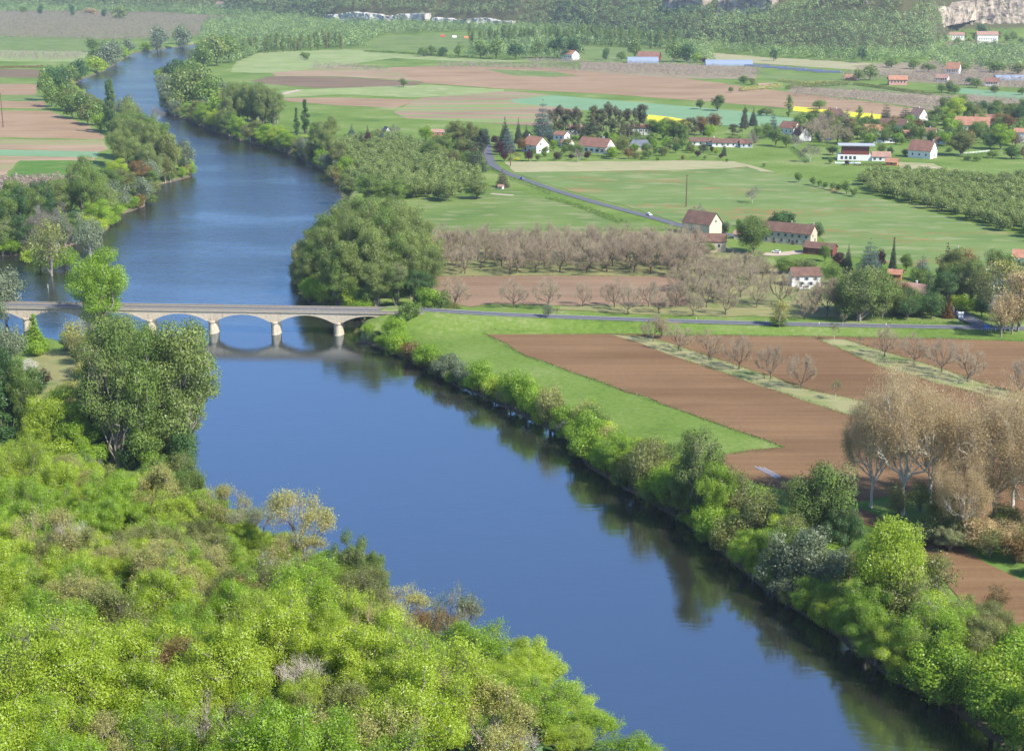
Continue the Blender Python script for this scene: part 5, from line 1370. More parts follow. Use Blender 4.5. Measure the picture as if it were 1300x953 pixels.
fill_area([(1015, 150), (1160, 160), (1300, 150), (1345, 150), (1345, 186), (1240, 190), (1160, 184), (1060, 184), (1015, 178)], 16, 9.5, ['far_broad', 'far_broad', 'shrub'], ['mid', 'green', 'mid', 'olive', 'dark', 'bright', 'rust'], 'among the gardens of the village', 5, 'garden_tree')
fill_area([(640, 180), (700, 176), (830, 172), (880, 178), (880, 196), (830, 202), (690, 203)], 17, 7, ['far_broad', 'shrub', 'shrub'], ['mid', 'bright', 'mid', 'olive', 'green'], 'among the gardens of the hamlet', 6, 'hamlet_tree')
fill_area([(1100, 384), (1215, 374), (1225, 400), (1140, 408), (1100, 404)], 8.5, 8, ['broad', 'shrub', 'airy'], ['mid', 'green', 'dark', 'olive'], 'in the garden of the orange-roofed bungalow', 7, 'bungalow_garden_tree')
fill_area([(540, 178), (612, 178), (620, 214), (560, 214)], 13, 9, ['far_broad', 'broad'], ['mid', 'olive', 'green', 'mid', 'rust'], 'in the mixed garden by the brown-roofed cottage', 8, 'cottage_garden_tree')
fill_area([(1130, 648), (1180, 640), (1300, 690), (1345, 715), (1345, 748), (1290, 725), (1200, 690)], 9, 7, ['shrub', 'airy'], ['tan', 'olive', 'mid', 'olive'], 'under the giant plane trees', 9, 'undergrowth_shrub')
# riverside plane trees
PL = 'giant leafless plane trees in the lower field'
for u, v, h, w, lb in ((1145, 655, 184, 120, 'tallest bare tan plane tree with a white trunk in the lower ploughed field'), (1260, 672, 178, 124, 'tan plane tree with a forked white trunk near the picture edge'), (1106, 645, 140, 80, 'narrow tan plane tree leaning against the tallest one'),
                       (1222, 690, 112, 80, 'shorter bushy tan plane tree between the two tall ones'), (1180, 640, 130, 96, 'tan plane tree standing behind the tallest one'), (1285, 645, 140, 100, 'slender tan plane tree behind the forked one'), (1316, 690, 168, 110, 'outermost tan plane tree partly cut by the picture edge')):
    T('plane', u, v, h, w, label=lb, group=PL)
for u, v in ((1205, 700), (1300, 712), (1325, 735), (1170, 690)): T('shrub', u, v, 34, 44, 'green')
many('shrub', [(1240, 700, 46, 50, 'tan'), (1200, 690, 46, 46, 'olive'), (1290, 716, 40, 46, 'rust')])

# upstream of the bridge on the inner bank: the big poplar clump
rg = np.random.default_rng(5)
k = 0
for v, us, h in ((332, range(430, 520, 17), 84), (345, range(414, 532, 17), 90), (357, range(402, 540, 17), 96), (368, range(408, 545, 18), 92), (379, range(426, 545, 19), 88)):
    for u in us:
        T('big', u + rg.uniform(-5, 5), v + rg.uniform(-3, 3), h * rg.uniform(.93, 1.06) * (1.0 - .30 * ((u - 475) / 70) ** 2), 46, ['poplar', 'poplar', 'mid', 'poplar'][k % 4], name='poplar_tree', label='tall soft green poplar inside the big clump above the bridge', group='poplars of the big clump above the bridge'); k += 1
many('shrub', [(388, 386, 34, 34), (400, 388, 40, 40, 'lime'), (385, 372, 36, 32, 'olive'), (436, 392, 34, 40, 'lime'), (382, 352, 34, 30, 'olive'), (452, 395, 26, 34), (386, 334, 30, 30, 'olive'), (467, 394, 34, 36, 'mid')])
many('broad', [(415, 388, 56, 44, 'mid'), (503, 392, 58, 44, 'green'), (530, 392, 50, 40, 'dark'), (394, 374, 58, 42, 'poplar'), (443, 254, 34, 32, 'green'), (478, 393, 60, 44, 'poplar'), (398, 340, 50, 36, 'poplar'), (545, 398, 30, 30, 'mid')])
# leafy orchard by the river
W_ = scatter_px([(432, 208), (425, 185), (500, 178), (560, 205), (600, 222), (612, 245), (570, 254), (520, 250), (480, 252), (452, 240)], 9.6, seed=3)
for p in W_:
    T('orchard', P=p, hm=rg.uniform(8.5, 11), wm=rg.uniform(9, 11), mat='orchard', label='round leafy tree in the dense orchard between the river and the hamlet', group='leafy orchard by the river', name='leafy_orchard_tree')
many('broad', [(471, 262, 40, 42, 'mid'), (524, 252, 30, 36, 'orchard'), (567, 256, 28, 34, 'orchard'), (606, 253, 26, 34, 'orchard'), (548, 205, 26, 30, 'mid'), (500, 262, 34, 38, 'mid')])
# inner bank of the bend, trees at the water
many('broad', [(418, 205, 56, 32, 'poplar'), (405, 196, 40, 26, 'mid'), (430, 215, 34, 24, 'olive')])
many('lombardy', [(388, 170, 42, 14, 'dark'), (377, 172, 34, 9, 'dark')])
many('willow', [(412, 219, 26, 28), (376, 202, 30, 26), (250, 165, 22, 24), (300, 178, 24, 26), (216, 148, 20, 22), (345, 188, 22, 24)])
many('shrub', [(u, v, h, w, m) for (u, v, h, w, m) in ((215, 140, 24, 26, 'willow'), (226, 150, 22, 26, 'bright'), (238, 153, 30, 28, 'olive'), (250, 158, 30, 28, 'bright'), (262, 163, 28, 28, 'lime'), (276, 168, 30, 28, 'mid'), (288, 172, 30, 28, 'bright'),
    (303, 177, 28, 30, 'olive'), (318, 181, 28, 28, 'bright'), (334, 186, 30, 30, 'lime'), (350, 190, 28, 30, 'bright'), (366, 196, 26, 28, 'olive'), (386, 205, 28, 28, 'olive'), (398, 212, 24, 24, 'bright'), (425, 228, 20, 22, 'olive'), (432, 236, 16, 18, 'rust'), (440, 222, 22, 26, 'bright'), (412, 200, 22, 24, 'lime'), (355, 182, 20, 26, 'bright'), (330, 176, 22, 26, 'mid'))])
for u, v, h in ((292, 158, 50), (302, 161, 54), (313, 163, 56), (324, 164, 57), (335, 166, 56), (346, 166, 50), (298, 151, 46), (309, 153, 48), (320, 154, 50), (331, 155, 50), (342, 156, 48), (352, 158, 44), (288, 165, 46)):
    T('big', u, v, h * rg.uniform(.9, 1.0), 25, 'poplar', name='poplar_tree', label='pale-stemmed poplar in the tall stand on the far bank', group='tall poplar stand on the far bank')
many('far_broad', [(232, 132, 44, 44, 'poplar'), (250, 138, 54, 50, 'poplar'), (266, 142, 46, 44, 'mid'), (220, 100, 24, 26, 'dark'), (209, 118, 24, 24, 'willow'), (235, 112, 34, 34, 'mid'), (228, 95, 20, 24, 'dark'), (246, 104, 28, 30, 'mid'), (258, 90, 34, 30, 'mid'), (275, 84, 40, 34, 'poplar'), (290, 80, 36, 30, 'mid'), (250, 84, 24, 26, 'willow'), (262, 72, 22, 26, 'mid'),
    (282, 122, 20, 22, 'willow'), (268, 128, 28, 30, 'poplar'), (216, 128, 30, 30, 'willow'), (224, 142, 30, 28, 'poplar'), (275, 152, 30, 26, 'bright'), (262, 150, 26, 26, 'willow'), (240, 126, 40, 36, 'mid'), (274, 140, 28, 28, 'olive'), (390, 76, 9, 11, 'mid'), (512, 111, 12, 12, 'green'), (385, 74, 8, 10, 'green')])
for i in range(46):
    u = rg.uniform(305, 440); v = np.interp(u, [305, 330, 440], [77, 68, 63]) - rg.uniform(0, 7)
    T('far_poplar', u, v, rg.uniform(15, 22), 7.5, ['poplar', 'mid', 'olive'][i % 3], label='thin distant poplar in the belt inland of the far river bend', group='poplar belt inland of the far bend')
for i in range(110):
    u = rg.uniform(596, 862); v = np.interp(u, [596, 740, 862], [60, 58, 64]) - rg.uniform(0, 5)
    T('far_poplar', u, v, rg.uniform(17, 24), 7, ['poplar', 'mid', 'mid'][i % 3], label='thin distant poplar of the plantation under the wooded hill', group='poplar plantation under the hill')
many('far_broad', [(548, 71, 13, 16, 'mid'), (538, 72, 12, 18, 'mid'), (562, 72, 12, 16, 'dark'), (582, 74, 18, 12, 'mid'), (610, 74, 24, 20, 'mid'), (630, 75, 26, 24, 'mid'), (655, 76, 22, 26, 'dark'), (683, 74, 24, 22, 'mid'), (708, 74, 30, 26, 'dark'), (728, 75, 28, 26, 'dark'), (720, 76, 14, 14, 'dark'), (769, 77, 16, 12, 'dark'),
    (789, 77, 12, 14, 'mid'), (806, 75, 24, 20, 'mid'), (855, 79, 26, 24, 'mid'), (872, 79, 24, 26, 'dark'), (885, 80, 14, 14, 'bright'), (892, 80, 8, 10, 'purple'), (982, 78, 18, 12, 'dark'), (1094, 80, 22, 14, 'dark'), (1104, 102, 20, 24, 'poplar'), (1090, 103, 16, 16, 'poplar'), (944, 106, 10, 16, 'mid'), (955, 108, 9, 12, 'olive'),
    (928, 118, 8, 8, 'mid'), (1205, 118, 16, 14, 'green'), (1195, 118, 12, 14, 'mid'), (1212, 119, 12, 16, 'mid'), (1240, 112, 12, 16, 'mid'), (1262, 118, 10, 14, 'olive'), (1298, 121, 10, 14, 'mid'), (1232, 108, 10, 18, 'dark'), (1245, 48, 16, 14, 'dark'), (1286, 52, 10, 14, 'mid'), (1225, 44, 9, 10, 'green'),
    (1160, 88, 14, 20, 'mid'), (1132, 86, 12, 20, 'mid'), (1178, 92, 12, 22, 'mid'), (1262, 92, 16, 34, 'mid'), (1292, 94, 14, 24, 'olive'), (1220, 92, 14, 30, 'mid')])

# left side: far bend and banks
many('far_broad', [(123, 82, 24, 26, 'mid'), (140, 84, 34, 30, 'willow'), (152, 82, 30, 24, 'willow'), (130, 92, 22, 30, 'lime'), (118, 66, 18, 20, 'mid'), (163, 73, 14, 16, 'bright'), (182, 67, 22, 18, 'willow'), (200, 66, 26, 20, 'willow'), (216, 64, 30, 24, 'willow'), (232, 61, 28, 24, 'willow'), (203, 68, 12, 16, 'bright'),
    (245, 56, 26, 24, 'mid'), (100, 100, 28, 26, 'dark'), (112, 98, 26, 26, 'dark'), (66, 108, 24, 24, 'dark'), (80, 112, 28, 26, 'dark'), (90, 108, 26, 24, 'mid'), (58, 128, 40, 24, 'mid'), (66, 136, 36, 24, 'mid'), (76, 124, 34, 26, 'dark'), (80, 140, 34, 28, 'mid'), (92, 142, 30, 26, 'olive'), (92, 150, 34, 28, 'mid'), (104, 152, 34, 26, 'mid'), (112, 158, 30, 26, 'olive'),
    (122, 160, 32, 26, 'mid'), (142, 168, 30, 24, 'mid'), (128, 166, 22, 26, 'bright'), (148, 172, 20, 24, 'green'), (52, 20, 14, 9, 'dark'), (92, 22, 16, 9, 'dark'), (133, 24, 14, 8, 'dark'), (152, 26, 18, 24, 'poplar'), (30, 18, 10, 14, 'mid'), (115, 20, 10, 22, 'tan')])
many('lombardy', [(140, 170, 64, 16, 'dark'), (160, 152, 46, 14, 'mid')])
many('willow', [(166, 166, 40, 24, 'poplar'), (176, 162, 36, 24), (182, 168, 34, 24)])
many('bare_grey', [(190, 158, 26, 28), (200, 160, 22, 22)])
for u, v, h in ((152, 210, 62), (164, 214, 66), (176, 217, 70), (188, 220, 70), (200, 222, 66), (160, 200, 56), (172, 203, 60), (184, 206, 62), (196, 208, 62), (208, 214, 60), (216, 222, 58), (156, 221, 56), (176, 228, 58), (194, 231, 56)):
    T('big', u, v, h * rg.uniform(.9, 1.0), 31, ['poplar', 'mid', 'poplar'][int(u) % 3], name='poplar_tree', label='dense green poplar massed on the wooded point in the river', group='poplars on the wooded point')
many('willow', [(226, 224, 62, 32, 'olive'), (236, 222, 44, 26), (208, 234, 38, 30), (166, 268, 46, 42), (182, 258, 36, 30), (232, 228, 34, 26, 'olive'), (116, 334, 48, 42), (128, 318, 40, 34), (98, 326, 44, 40), (136, 310, 30, 28, 'olive')])
many('broad', [(150, 236, 34, 34, 'lime'), (178, 240, 36, 32, 'rust'), (160, 250, 36, 36, 'olive'), (190, 246, 30, 28, 'mid'), (142, 258, 44, 34, 'mid'), (118, 284, 76, 42, 'mid'), (104, 270, 70, 40, 'poplar'), (132, 282, 60, 38, 'poplar'), (134, 292, 42, 40, 'bright'), (120, 298, 34, 32, 'lime'), (150, 274, 32, 30, 'bright'), (88, 282, 54, 34, 'mid'), (74, 284, 56, 32, 'poplar'),
    (55, 290, 60, 40, 'dark'), (40, 294, 60, 40, 'mid'), (22, 300, 62, 40, 'dark'), (5, 306, 64, 40, 'mid'), (-10, 310, 60, 40, 'dark'), (62, 300, 44, 36, 'dark'), (30, 314, 48, 40, 'dark'), (8, 320, 44, 40, 'green'), (15, 285, 56, 38, 'mid'), (65, 280, 50, 34, 'mid'), (48, 306, 34, 36, 'mid'), (70, 298, 34, 30, 'lime'), (90, 302, 40, 36, 'dark'), (106, 306, 40, 34, 'mid')])
many('bare_grey', [(58, 326, 52, 40), (76, 330, 60, 44), (92, 324, 56, 40), (44, 332, 46, 36)])
T('airy', 67, 358, 72, 58, 'olive', flood=True, label='pale thin-leaved tree standing in the flooded margin above the bridge')
many('shrub', [(52, 350, 30, 30, 'bright'), (84, 350, 30, 34, 'bright'), (66, 352, 24, 30, 'bright'), (24, 325, 22, 34, 'bright'), (2, 326, 26, 34, 'bright'), (40, 324, 20, 30, 'lime'), (148, 276, 22, 26, 'bright'), (182, 262, 16, 22, 'rust')])
# left, downstream of the bridge
T('big', 131, 442, 116, 80, 'bright', look='wide-spreading', flood=True)
many('willow', [(10, 420, 70, 50), (-8, 430, 60, 40), (14, 470, 62, 44, 'willow'), (38, 480, 26, 22, 'blossom')])
many('cypress', [(45, 445, 46, 34, 'bright')])
many('shrub', [(48, 452, 22, 30, 'bright'), (44, 500, 30, 40, 'dark'), (54, 490, 22, 24, 'purple'), (30, 505, 40, 44, 'mid')])
many('big', [(16, 566, 128, 46, 'dark'), (-6, 560, 130, 44, 'dark'), (36, 570, 110, 40, 'mid')])
many('lombardy', [(5, 590, 110, 40, 'dark')])
many('airy', [(98, 456, 54, 44, 'buds'), (112, 470, 50, 40, 'olive'), (112, 512, 58, 56, 'buds'), (90, 520, 40, 40, 'buds'), (128, 500, 50, 40, 'olive'), (250, 470, 50, 30, 'mid')])
many('broad', [(78, 586, 96, 84, 'lime'), (52, 592, 70, 50, 'lime'), (100, 592, 80, 60, 'bright'), (60, 605, 40, 44, 'mid'), (168, 500, 90, 60, 'olive'), (200, 520, 110, 70, 'poplar')])
many('big', [(150, 594, 184, 92, 'green'), (126, 572, 112, 62, 'mid'), (188, 590, 168, 92, 'mid')])
T('big', 228, 590, 186, 112, 'poplar', label='huge grey-green tree with a pale trunk leaning over the water', look='huge')
many('broad', [(205, 560, 150, 80, 'mid'), (248, 582, 100, 56, 'poplar'), (190, 596, 60, 60, 'mid'), (232, 600, 60, 50, 'dark')])
many('airy', [(262, 560, 130, 40, 'poplar')])
many('bare_grey', [(112, 612, 40, 40)])

# ------------------------------------------------------------------ bare orchards between the road and the country road
G1 = 'bare walnut orchard above the brown field'
for v, off, us in ((347, 0, [556, 590, 650, 653, 682, 714, 743, 774, 803, 830, 860, 884]), (339.5, 10, range(552, 880, 27)), (332.5, 4, range(556, 884, 26)), (326, 16, range(552, 890, 26))):
    for u in us:
        T('walnut', u + off * .6 + rg.uniform(-4, 4), v + rg.uniform(-1.5, 1.5), rg.uniform(35, 45), rg.uniform(38, 50), label='bare brown walnut tree in the dense orchard above the brown field', group=G1)
many('walnut', [(577, 395, 46, 52), (652, 391, 38, 38), (696, 392, 42, 42), (740, 389, 30, 28), (780, 391, 40, 38), (797, 399, 36, 34), (823, 390, 34, 34), (836, 398, 32, 30), (861, 390, 34, 32)])
many('walnut', [(858, 391, 34, 32), (880, 401, 30, 30), (897, 391, 40, 34), (921, 400, 34, 32), (940, 378, 46, 46), (961, 390, 38, 38), (991, 389, 46, 48), (1021, 405, 36, 34), (1036, 395, 44, 44), (1050, 402, 50, 50), (915, 372, 40, 40), (885, 368, 40, 40), (865, 352, 32, 36), (905, 346, 26, 32),
                (925, 352, 32, 36), (940, 346, 26, 32), (952, 362, 32, 36), (868, 338, 34, 38), (958, 345, 28, 32), (905, 385, 36, 38), (850, 338, 40, 40), (968, 356, 30, 32), (1062, 398, 44, 42), (875, 384, 34, 34), (862, 370, 36, 36), (895, 358, 38, 40), (925, 385, 34, 34)])
many('walnut', [(829, 434, 34, 34), (861, 446, 38, 38), (900, 457, 40, 40), (938, 469, 44, 42), (978, 482, 46, 44), (1017, 494, 46, 42), (1123, 453, 38, 38), (1160, 463, 42, 40), (1195, 473, 44, 42), (1228, 485, 50, 46), (1295, 502, 46, 44), (1335, 515, 46, 44)])
many('sapling', [(1060, 508, 26, 16), (1059, 433, 22, 14), (1092, 442, 16, 10), (706, 404, 14, 16), (1088, 408, 20, 14), (1070, 414, 16, 12)])
many('airy', [(989, 419, 36, 30, 'buds'), (696, 416, 18, 20, 'willow'), (840, 430, 30, 26, 'buds'), (1140, 660, 50, 40, 'olive')])
many('shrub', [(560, 402, 24, 30, 'mid'), (545, 408, 26, 32), (520, 418, 24, 32, 'mid'), (502, 428, 30, 34), (490, 436, 26, 32, 'lime'), (988, 418, 14, 24, 'mid'), (548, 398, 20, 26, 'dark'), (575, 402, 16, 24, 'olive')])
# farm trees
many('dense', [(957, 322, 46, 46, 'green'), (1092, 408, 68, 76, 'green'), (1120, 404, 56, 52, 'green'), (1072, 398, 40, 40, 'mid')])
many('broad', [ (1080, 396, 44, 40, 'mid'), (995, 348, 22, 30, 'mid'), (1026, 350, 22, 32, 'green'), (1012, 346, 18, 24, 'green'), (971, 348, 16, 18, 'green'), (1055, 362, 30, 28, 'mid'), (1047, 332, 22, 18, 'mid'), (990, 292, 24, 30, 'dark'), (1000, 290, 22, 24, 'dark'), (1035, 306, 24, 24, 'dark'),
    (980, 292, 16, 18, 'rust'), (1065, 344, 24, 22, 'purple'), (1118, 342, 26, 14, 'purple'), (1150, 344, 22, 20, 'mid'), (900, 322, 14, 18, 'mid'), (1165, 365, 26, 34, 'mid'), (1196, 392, 48, 44, 'dark'), (1215, 380, 46, 44, 'mid'), (1232, 386, 58, 38, 'green'), (1205, 366, 50, 40, 'olive'), (1225, 356, 40, 36, 'rust'), (1240, 372, 34, 30, 'green'), (1262, 346, 30, 28, 'green'), (1280, 352, 30, 26, 'mid'), (1298, 356, 26, 22, 'dark'), (1134, 398, 30, 40, 'olive'), (1150, 402, 26, 34, 'mid'), (1182, 404, 30, 34, 'dark'), (1168, 402, 18, 16, 'willow'), (1118, 362, 24, 26, 'mid'), (1216, 396, 22, 26, 'lime'), (1226, 396, 20, 24, 'bright'), (1246, 402, 22, 24, 'dark'),
    (1142, 390, 34, 34, 'rust'), (1240, 366, 26, 24, 'rust'), (1155, 398, 34, 28, 'mid'), (1300, 400, 60, 40, 'green')])
many('cedar', [(1103, 350, 42, 34, 'blue_conifer'), (1170, 356, 30, 26, 'blue_conifer')])
many('spruce', [(1076, 346, 34, 14, 'conifer'), (1200, 362, 50, 28, 'pine'), (1152, 400, 34, 20, 'conifer')])
many('cypress', [(1133, 344, 42, 11, 'conifer'), (1203, 403, 28, 20, 'rust')])
many('airy', [(1270, 408, 82, 64, 'buds'), (1250, 396, 56, 44, 'olive'), (1292, 420, 80, 60, 'tan'), (1270, 428, 60, 44, 'tan'), (1285, 424, 50, 44, 'rust')])
many('bare_grey', [(955, 258, 22, 20), (887, 282, 22, 28), (770, 199, 14, 14), (1028, 206, 24, 30)])
many('shrub', [(875, 290, 10, 12, 'dark'), (939, 288, 10, 10, 'mid'), (920, 296, 14, 16, 'conifer'), (912, 292, 10, 8, 'dark')])
T('bare_grey', 734, 206, 17, 16, label='small leafless tree alone on the straw strip before the long white house')
# green orchard at the right
W_ = scatter_px([(1094, 243), (1090, 232), (1120, 224), (1200, 226), (1300, 232), (1345, 236), (1345, 318), (1300, 302), (1240, 284), (1180, 266)], 9.0, seed=9)
print('right orchard', len(W_))
for p in W_[:290]:
    T('orchard', P=p, hm=rg.uniform(7, 9), wm=rg.uniform(9.5, 12), mat='orchard', label='round green tree in the large dense orchard beside the red-flecked meadow', group='large dense green orchard', name='orchard_tree')
for u, v, w in ((1014, 232, 14), (1032, 236, 12), (1040, 238, 10), (1047, 240, 10), (1056, 242, 11), (1064, 244, 12), (1074, 247, 18), (1084, 250, 12)):
    T('orchard', u, v, w * .95, w, 'mid', label='small round tree in the single row leading to the dense orchard', group='single row leading to the dense orchard', name='row_tree')

# hamlet and village trees
PG = 'tall pine row behind the hamlet houses'
for u in (700, 706, 712, 718, 724, 731, 737, 752, 758, 764, 770, 776, 781, 787, 793, 799, 806, 812, 817):
    T('scots', u + rg.uniform(-1, 1), 176 + rg.uniform(-2, 3), rg.uniform(36, 44), 15, label='tall brownish pine in the row behind the hamlet houses', group=PG)
T('cedar', 689, 182, 48, 34, label='large blue-grey cedar towering over the first white house of the hamlet')
T('cedar', 749, 178, 34, 30, 'conifer', label='broad dark green cedar in the middle of the pine row')
many('spruce', [(641, 188, 36, 20, 'conifer'), (658, 182, 30, 11, 'conifer'), (668, 182, 22, 12, 'conifer'), (467, 188, 26, 14, 'purple'), (485, 188, 24, 13, 'blue_conifer'), (447, 182, 22, 18, 'blue_conifer'), (459, 190, 20, 14, 'conifer'), (595, 196, 30, 14, 'conifer')])
many('cedar', [(604, 218, 36, 34, 'conifer'), (645, 194, 30, 22, 'blue_conifer'), (499, 190, 18, 16, 'blue_conifer'), (638, 238, 22, 20, 'pine')])
many('broad', [(628, 184, 12, 12, 'purple'), (634, 197, 18, 16, 'purple'), (641, 205, 14, 14, 'purple'), (671, 205, 14, 14, 'purple'), (706, 204, 11, 9, 'purple'), (725, 203, 8, 8, 'purple'), (745, 203, 11, 9, 'purple'), (572, 214, 16, 18, 'purple'), (588, 204, 16, 12, 'purple'), (565, 210, 14, 16, 'purple'), (544, 198, 14, 12, 'purple'),
    (541, 180, 20, 20, 'bright'), (580, 190, 36, 26, 'olive'), (600, 190, 34, 22, 'olive'), (565, 196, 26, 24, 'mid'), (590, 198, 22, 24, 'olive'), (575, 180, 22, 22, 'mid'), (612, 200, 36, 22, 'conifer'), (560, 205, 18, 20, 'olive'), (662, 193, 18, 16, 'rust'), (790, 196, 24, 20, 'olive'), (798, 202, 14, 14, 'rust'), (702, 192, 14, 12, 'bright'), (683, 205, 10, 9, 'mid'), (782, 190, 18, 16, 'bright'), (775, 200, 12, 12, 'mid'),
    (823, 202, 12, 10, 'mid'), (840, 198, 10, 12, 'dark'), (858, 194, 12, 12, 'dark'), (830, 176, 24, 22, 'mid'), (842, 178, 26, 22, 'bright'), (855, 178, 26, 20, 'mid'), (845, 170, 20, 20, 'green'), (865, 180, 24, 20, 'mid'), (830, 190, 14, 12, 'bright'), (812, 186, 12, 20, 'blossom'),
    (889, 139, 13, 14, 'green'), (911, 141, 20, 18, 'green'), (946, 146, 9, 8, 'green'), (973, 147, 10, 18, 'green'), (965, 147, 8, 10, 'mid'), (1040, 139, 12, 22, 'mid'), (1033, 152, 12, 22, 'purple'), (900, 176, 18, 18, 'bright'), (1145, 184, 10, 10, 'mid')])
many('far_poplar', [(1001, 149, 28, 13, 'mid'), (1090, 153, 18, 12, 'mid')])
many('scots', [(874, 178, 28, 14), (882, 176, 26, 14), (866, 178, 26, 14), (1073, 170, 18, 18), (930, 178, 20, 16), (943, 172, 26, 12)])
many('spruce', [(896, 172, 22, 9), (956, 160, 22, 12), (945, 162, 26, 12), (957, 182, 22, 6, 'mid'), (1106, 158, 16, 8, 'olive')])
many('cedar', [(981, 174, 28, 16, 'blue_conifer'), (1124, 160, 26, 20, 'conifer'), (1149, 158, 20, 26, 'conifer'), (919, 198, 16, 8, 'conifer')])
many('broad', [(985, 186, 24, 20, 'mid'), (998, 188, 18, 14, 'green'), (960, 178, 18, 16, 'mid'), (972, 176, 20, 18, 'mid'), (907, 166, 22, 22, 'rust'), (932, 184, 12, 26, 'green'), (890, 172, 24, 20, 'rust'), (893, 194, 12, 14, 'conifer'), (886, 200, 9, 9, 'purple'), (908, 197, 10, 8, 'lime'), (904, 194, 8, 7, 'purple'), (915, 202, 7, 6, 'purple'), (923, 206, 5, 5, 'mid'), (895, 203, 6, 5, 'mid'), (867, 204, 7, 6, 'rust'),
    (970, 212, 5, 6, 'olive'), (1057, 197, 12, 18, 'dark'), (1149, 199, 10, 10, 'dark'), (1130, 198, 12, 10, 'dark'), (1119, 196, 14, 14, 'mid'), (1060, 170, 18, 20, 'olive'), (1088, 176, 16, 14, 'bright'), (1082, 168, 14, 16, 'olive'), (1097, 178, 12, 14, 'mid'),
    (1188, 162, 26, 26, 'mid'), (1210, 160, 36, 34, 'lime'), (1222, 154, 32, 28, 'mid'), (1200, 152, 28, 26, 'mid'), (1205, 172, 28, 22, 'bright'), (1180, 172, 18, 18, 'mid'), (1164, 176, 12, 14, 'lime'), (1130, 172, 12, 14, 'mid'), (1220, 198, 30, 40, 'olive'), (1270, 190, 32, 30, 'bright'), (1257, 190, 20, 22, 'dark'), (1262, 152, 24, 22, 'mid'), (1245, 146, 18, 22, 'dark'), (1256, 148, 10, 8, 'purple'), (1285, 156, 24, 24, 'mid'), (1280, 170, 24, 22, 'rust'), (1296, 160, 24, 24, 'dark'),
    (1240, 176, 22, 22, 'mid'), (1248, 182, 20, 18, 'green'), (1284, 202, 16, 24, 'dark'), (1260, 201, 10, 16, 'mid'), (1300, 202, 16, 14, 'rust'), (1285, 184, 18, 16, 'mid'), (1198, 182, 12, 12, 'green'), (1212, 178, 12, 14, 'rust'), (1108, 182, 10, 12, 'mid'), (1153, 168, 12, 12, 'mid'), (1238, 154, 20, 22, 'olive'), (1300, 148, 22, 22, 'mid'), (1270, 146, 16, 18, 'olive'), (1320, 160, 26, 26, 'mid'),
    (1075, 210, 7, 8, 'purple'), (1054, 208, 8, 10, 'mid'), (1270, 166, 18, 18, 'mid')])
many('walnut', [(1063, 182, 24, 26), (1050, 186, 22, 24), (1040, 178, 26, 28), (1030, 180, 26, 28), (1075, 184, 22, 22), (1046, 170, 26, 28)])
many('bare_grey', [(500, 176, 18, 20), (955, 188, 22, 18), (902, 160, 16, 18), (1070, 158, 20, 24), (1045, 166, 22, 26), (1010, 188, 16, 22), (1296, 190, 20, 20), (486, 176, 12, 20)])
many('shrub', [(1080, 189, 8, 12, 'mid'), (1010, 182, 10, 12, 'mid'), (835, 204, 5, 6, 'mid'), (815, 203, 5, 5, 'mid'), (656, 204, 4, 8, 'broom'), (648, 204, 5, 8, 'olive'), (1240, 205, 7, 12, 'mid'), (1228, 204, 7, 12, 'mid'), (1205, 193, 6, 10, 'mid')])

# ------------------------------------------------------------------ the near slope: dense young-leaved wood
def slope():
    rg = np.random.default_rng(21); n = 0
    pts = []
    P0 = []
    for Y in np.arange(80, 460, 6.0):
        for X in np.arange(-0.37 * Y - 14, 0.25 * Y + 10, 6.0): P0.append((X + rg.uniform(-2.9, 2.9), Y + rg.uniform(-2.9, 2.9)))
    P0 = np.array(P0); sd = poly_sd(P0, EDGE); h = hgt(P0[:, 0], P0[:, 1])
    kinds = ['near_broad'] * 9 + ['near_twiggy'] * 9 + ['near_airy'] * 1 + ['near_bare'] * 1
    rows_ = []
    for (X, Y), s, z in zip(P0, sd, h):
        if z < 5: continue
        v = None
        dep = math.atan2(HC - (z + 4), Y); v = CV + F * math.tan(dep - TH) ; u = CU + F * X / (Y * CT + (HC - z) * ST)
        if s > (16 if Y > 230 else 7) or v > 1010 or u < -50 or u > 1350: continue
        rows_.append((X, Y, z, s, u, v))
    print('slope trees', len(rows_))
    rows_.sort(key=lambda r: r[1])
    for X, Y, z, s, u, v in rows_:
        # keep the count of one kind below 300: thin out what stands hidden deep in the wood
        kd = kinds[int(rg.integers(0, len(kinds)))]
        q = vnoise(np.array([X / 16.]), np.array([Y / 16.]), 31)[0]
        mt = 'bright' if q < .45 else ('lime' if q < .85 else 'olive')
        sz_ = rg.choice([.62, .85, 1.0, 1.3], p=[.25, .3, .27, .18]); hm = rg.uniform(7.2, 9.4) * sz_ * (1.0 if s < -12 else .7); wm = rg.uniform(7.0, 8.3) * (sz_ * .75 + .25)
        if kd == 'near_bare': hm *= .7; wm *= .7
        if kd == 'near_broad': m2 = mt
        elif kd == 'near_twiggy': m2 = ['lime', 'bright', 'lime', 'buds', 'bright', 'olive'][int(rg.integers(0, 6))] if rg.uniform() < .96 else 'rust'
        elif kd == 'near_airy': m2 = 'buds'
        else: m2 = 'bark_pale' if False else None
        lb = {'near_broad': {'bright': 'fresh green leafy tree in the dense wood on the near slope', 'lime': 'yellow-green leafy tree in the dense wood on the near slope', 'olive': 'olive leafy tree in the dense wood on the near slope'}.get(m2),
              'near_twiggy': COLW.get(m2, '') + ' twiggy young-leaved tree in the dense wood on the near slope', 'near_airy': 'open-branched budding tree in the dense wood on the near slope', 'near_bare': 'dead whitish tree in the dense wood on the near slope'}[kd]
        T(kd, P=np.array([X, Y, z]), hm=hm, wm=wm, mat=m2, label=lb, group='near slope wood, ' + (COLW.get(m2 or 'bark_pale', '')) + ' ' + kd.split('_')[1] + ' trees')
slope()
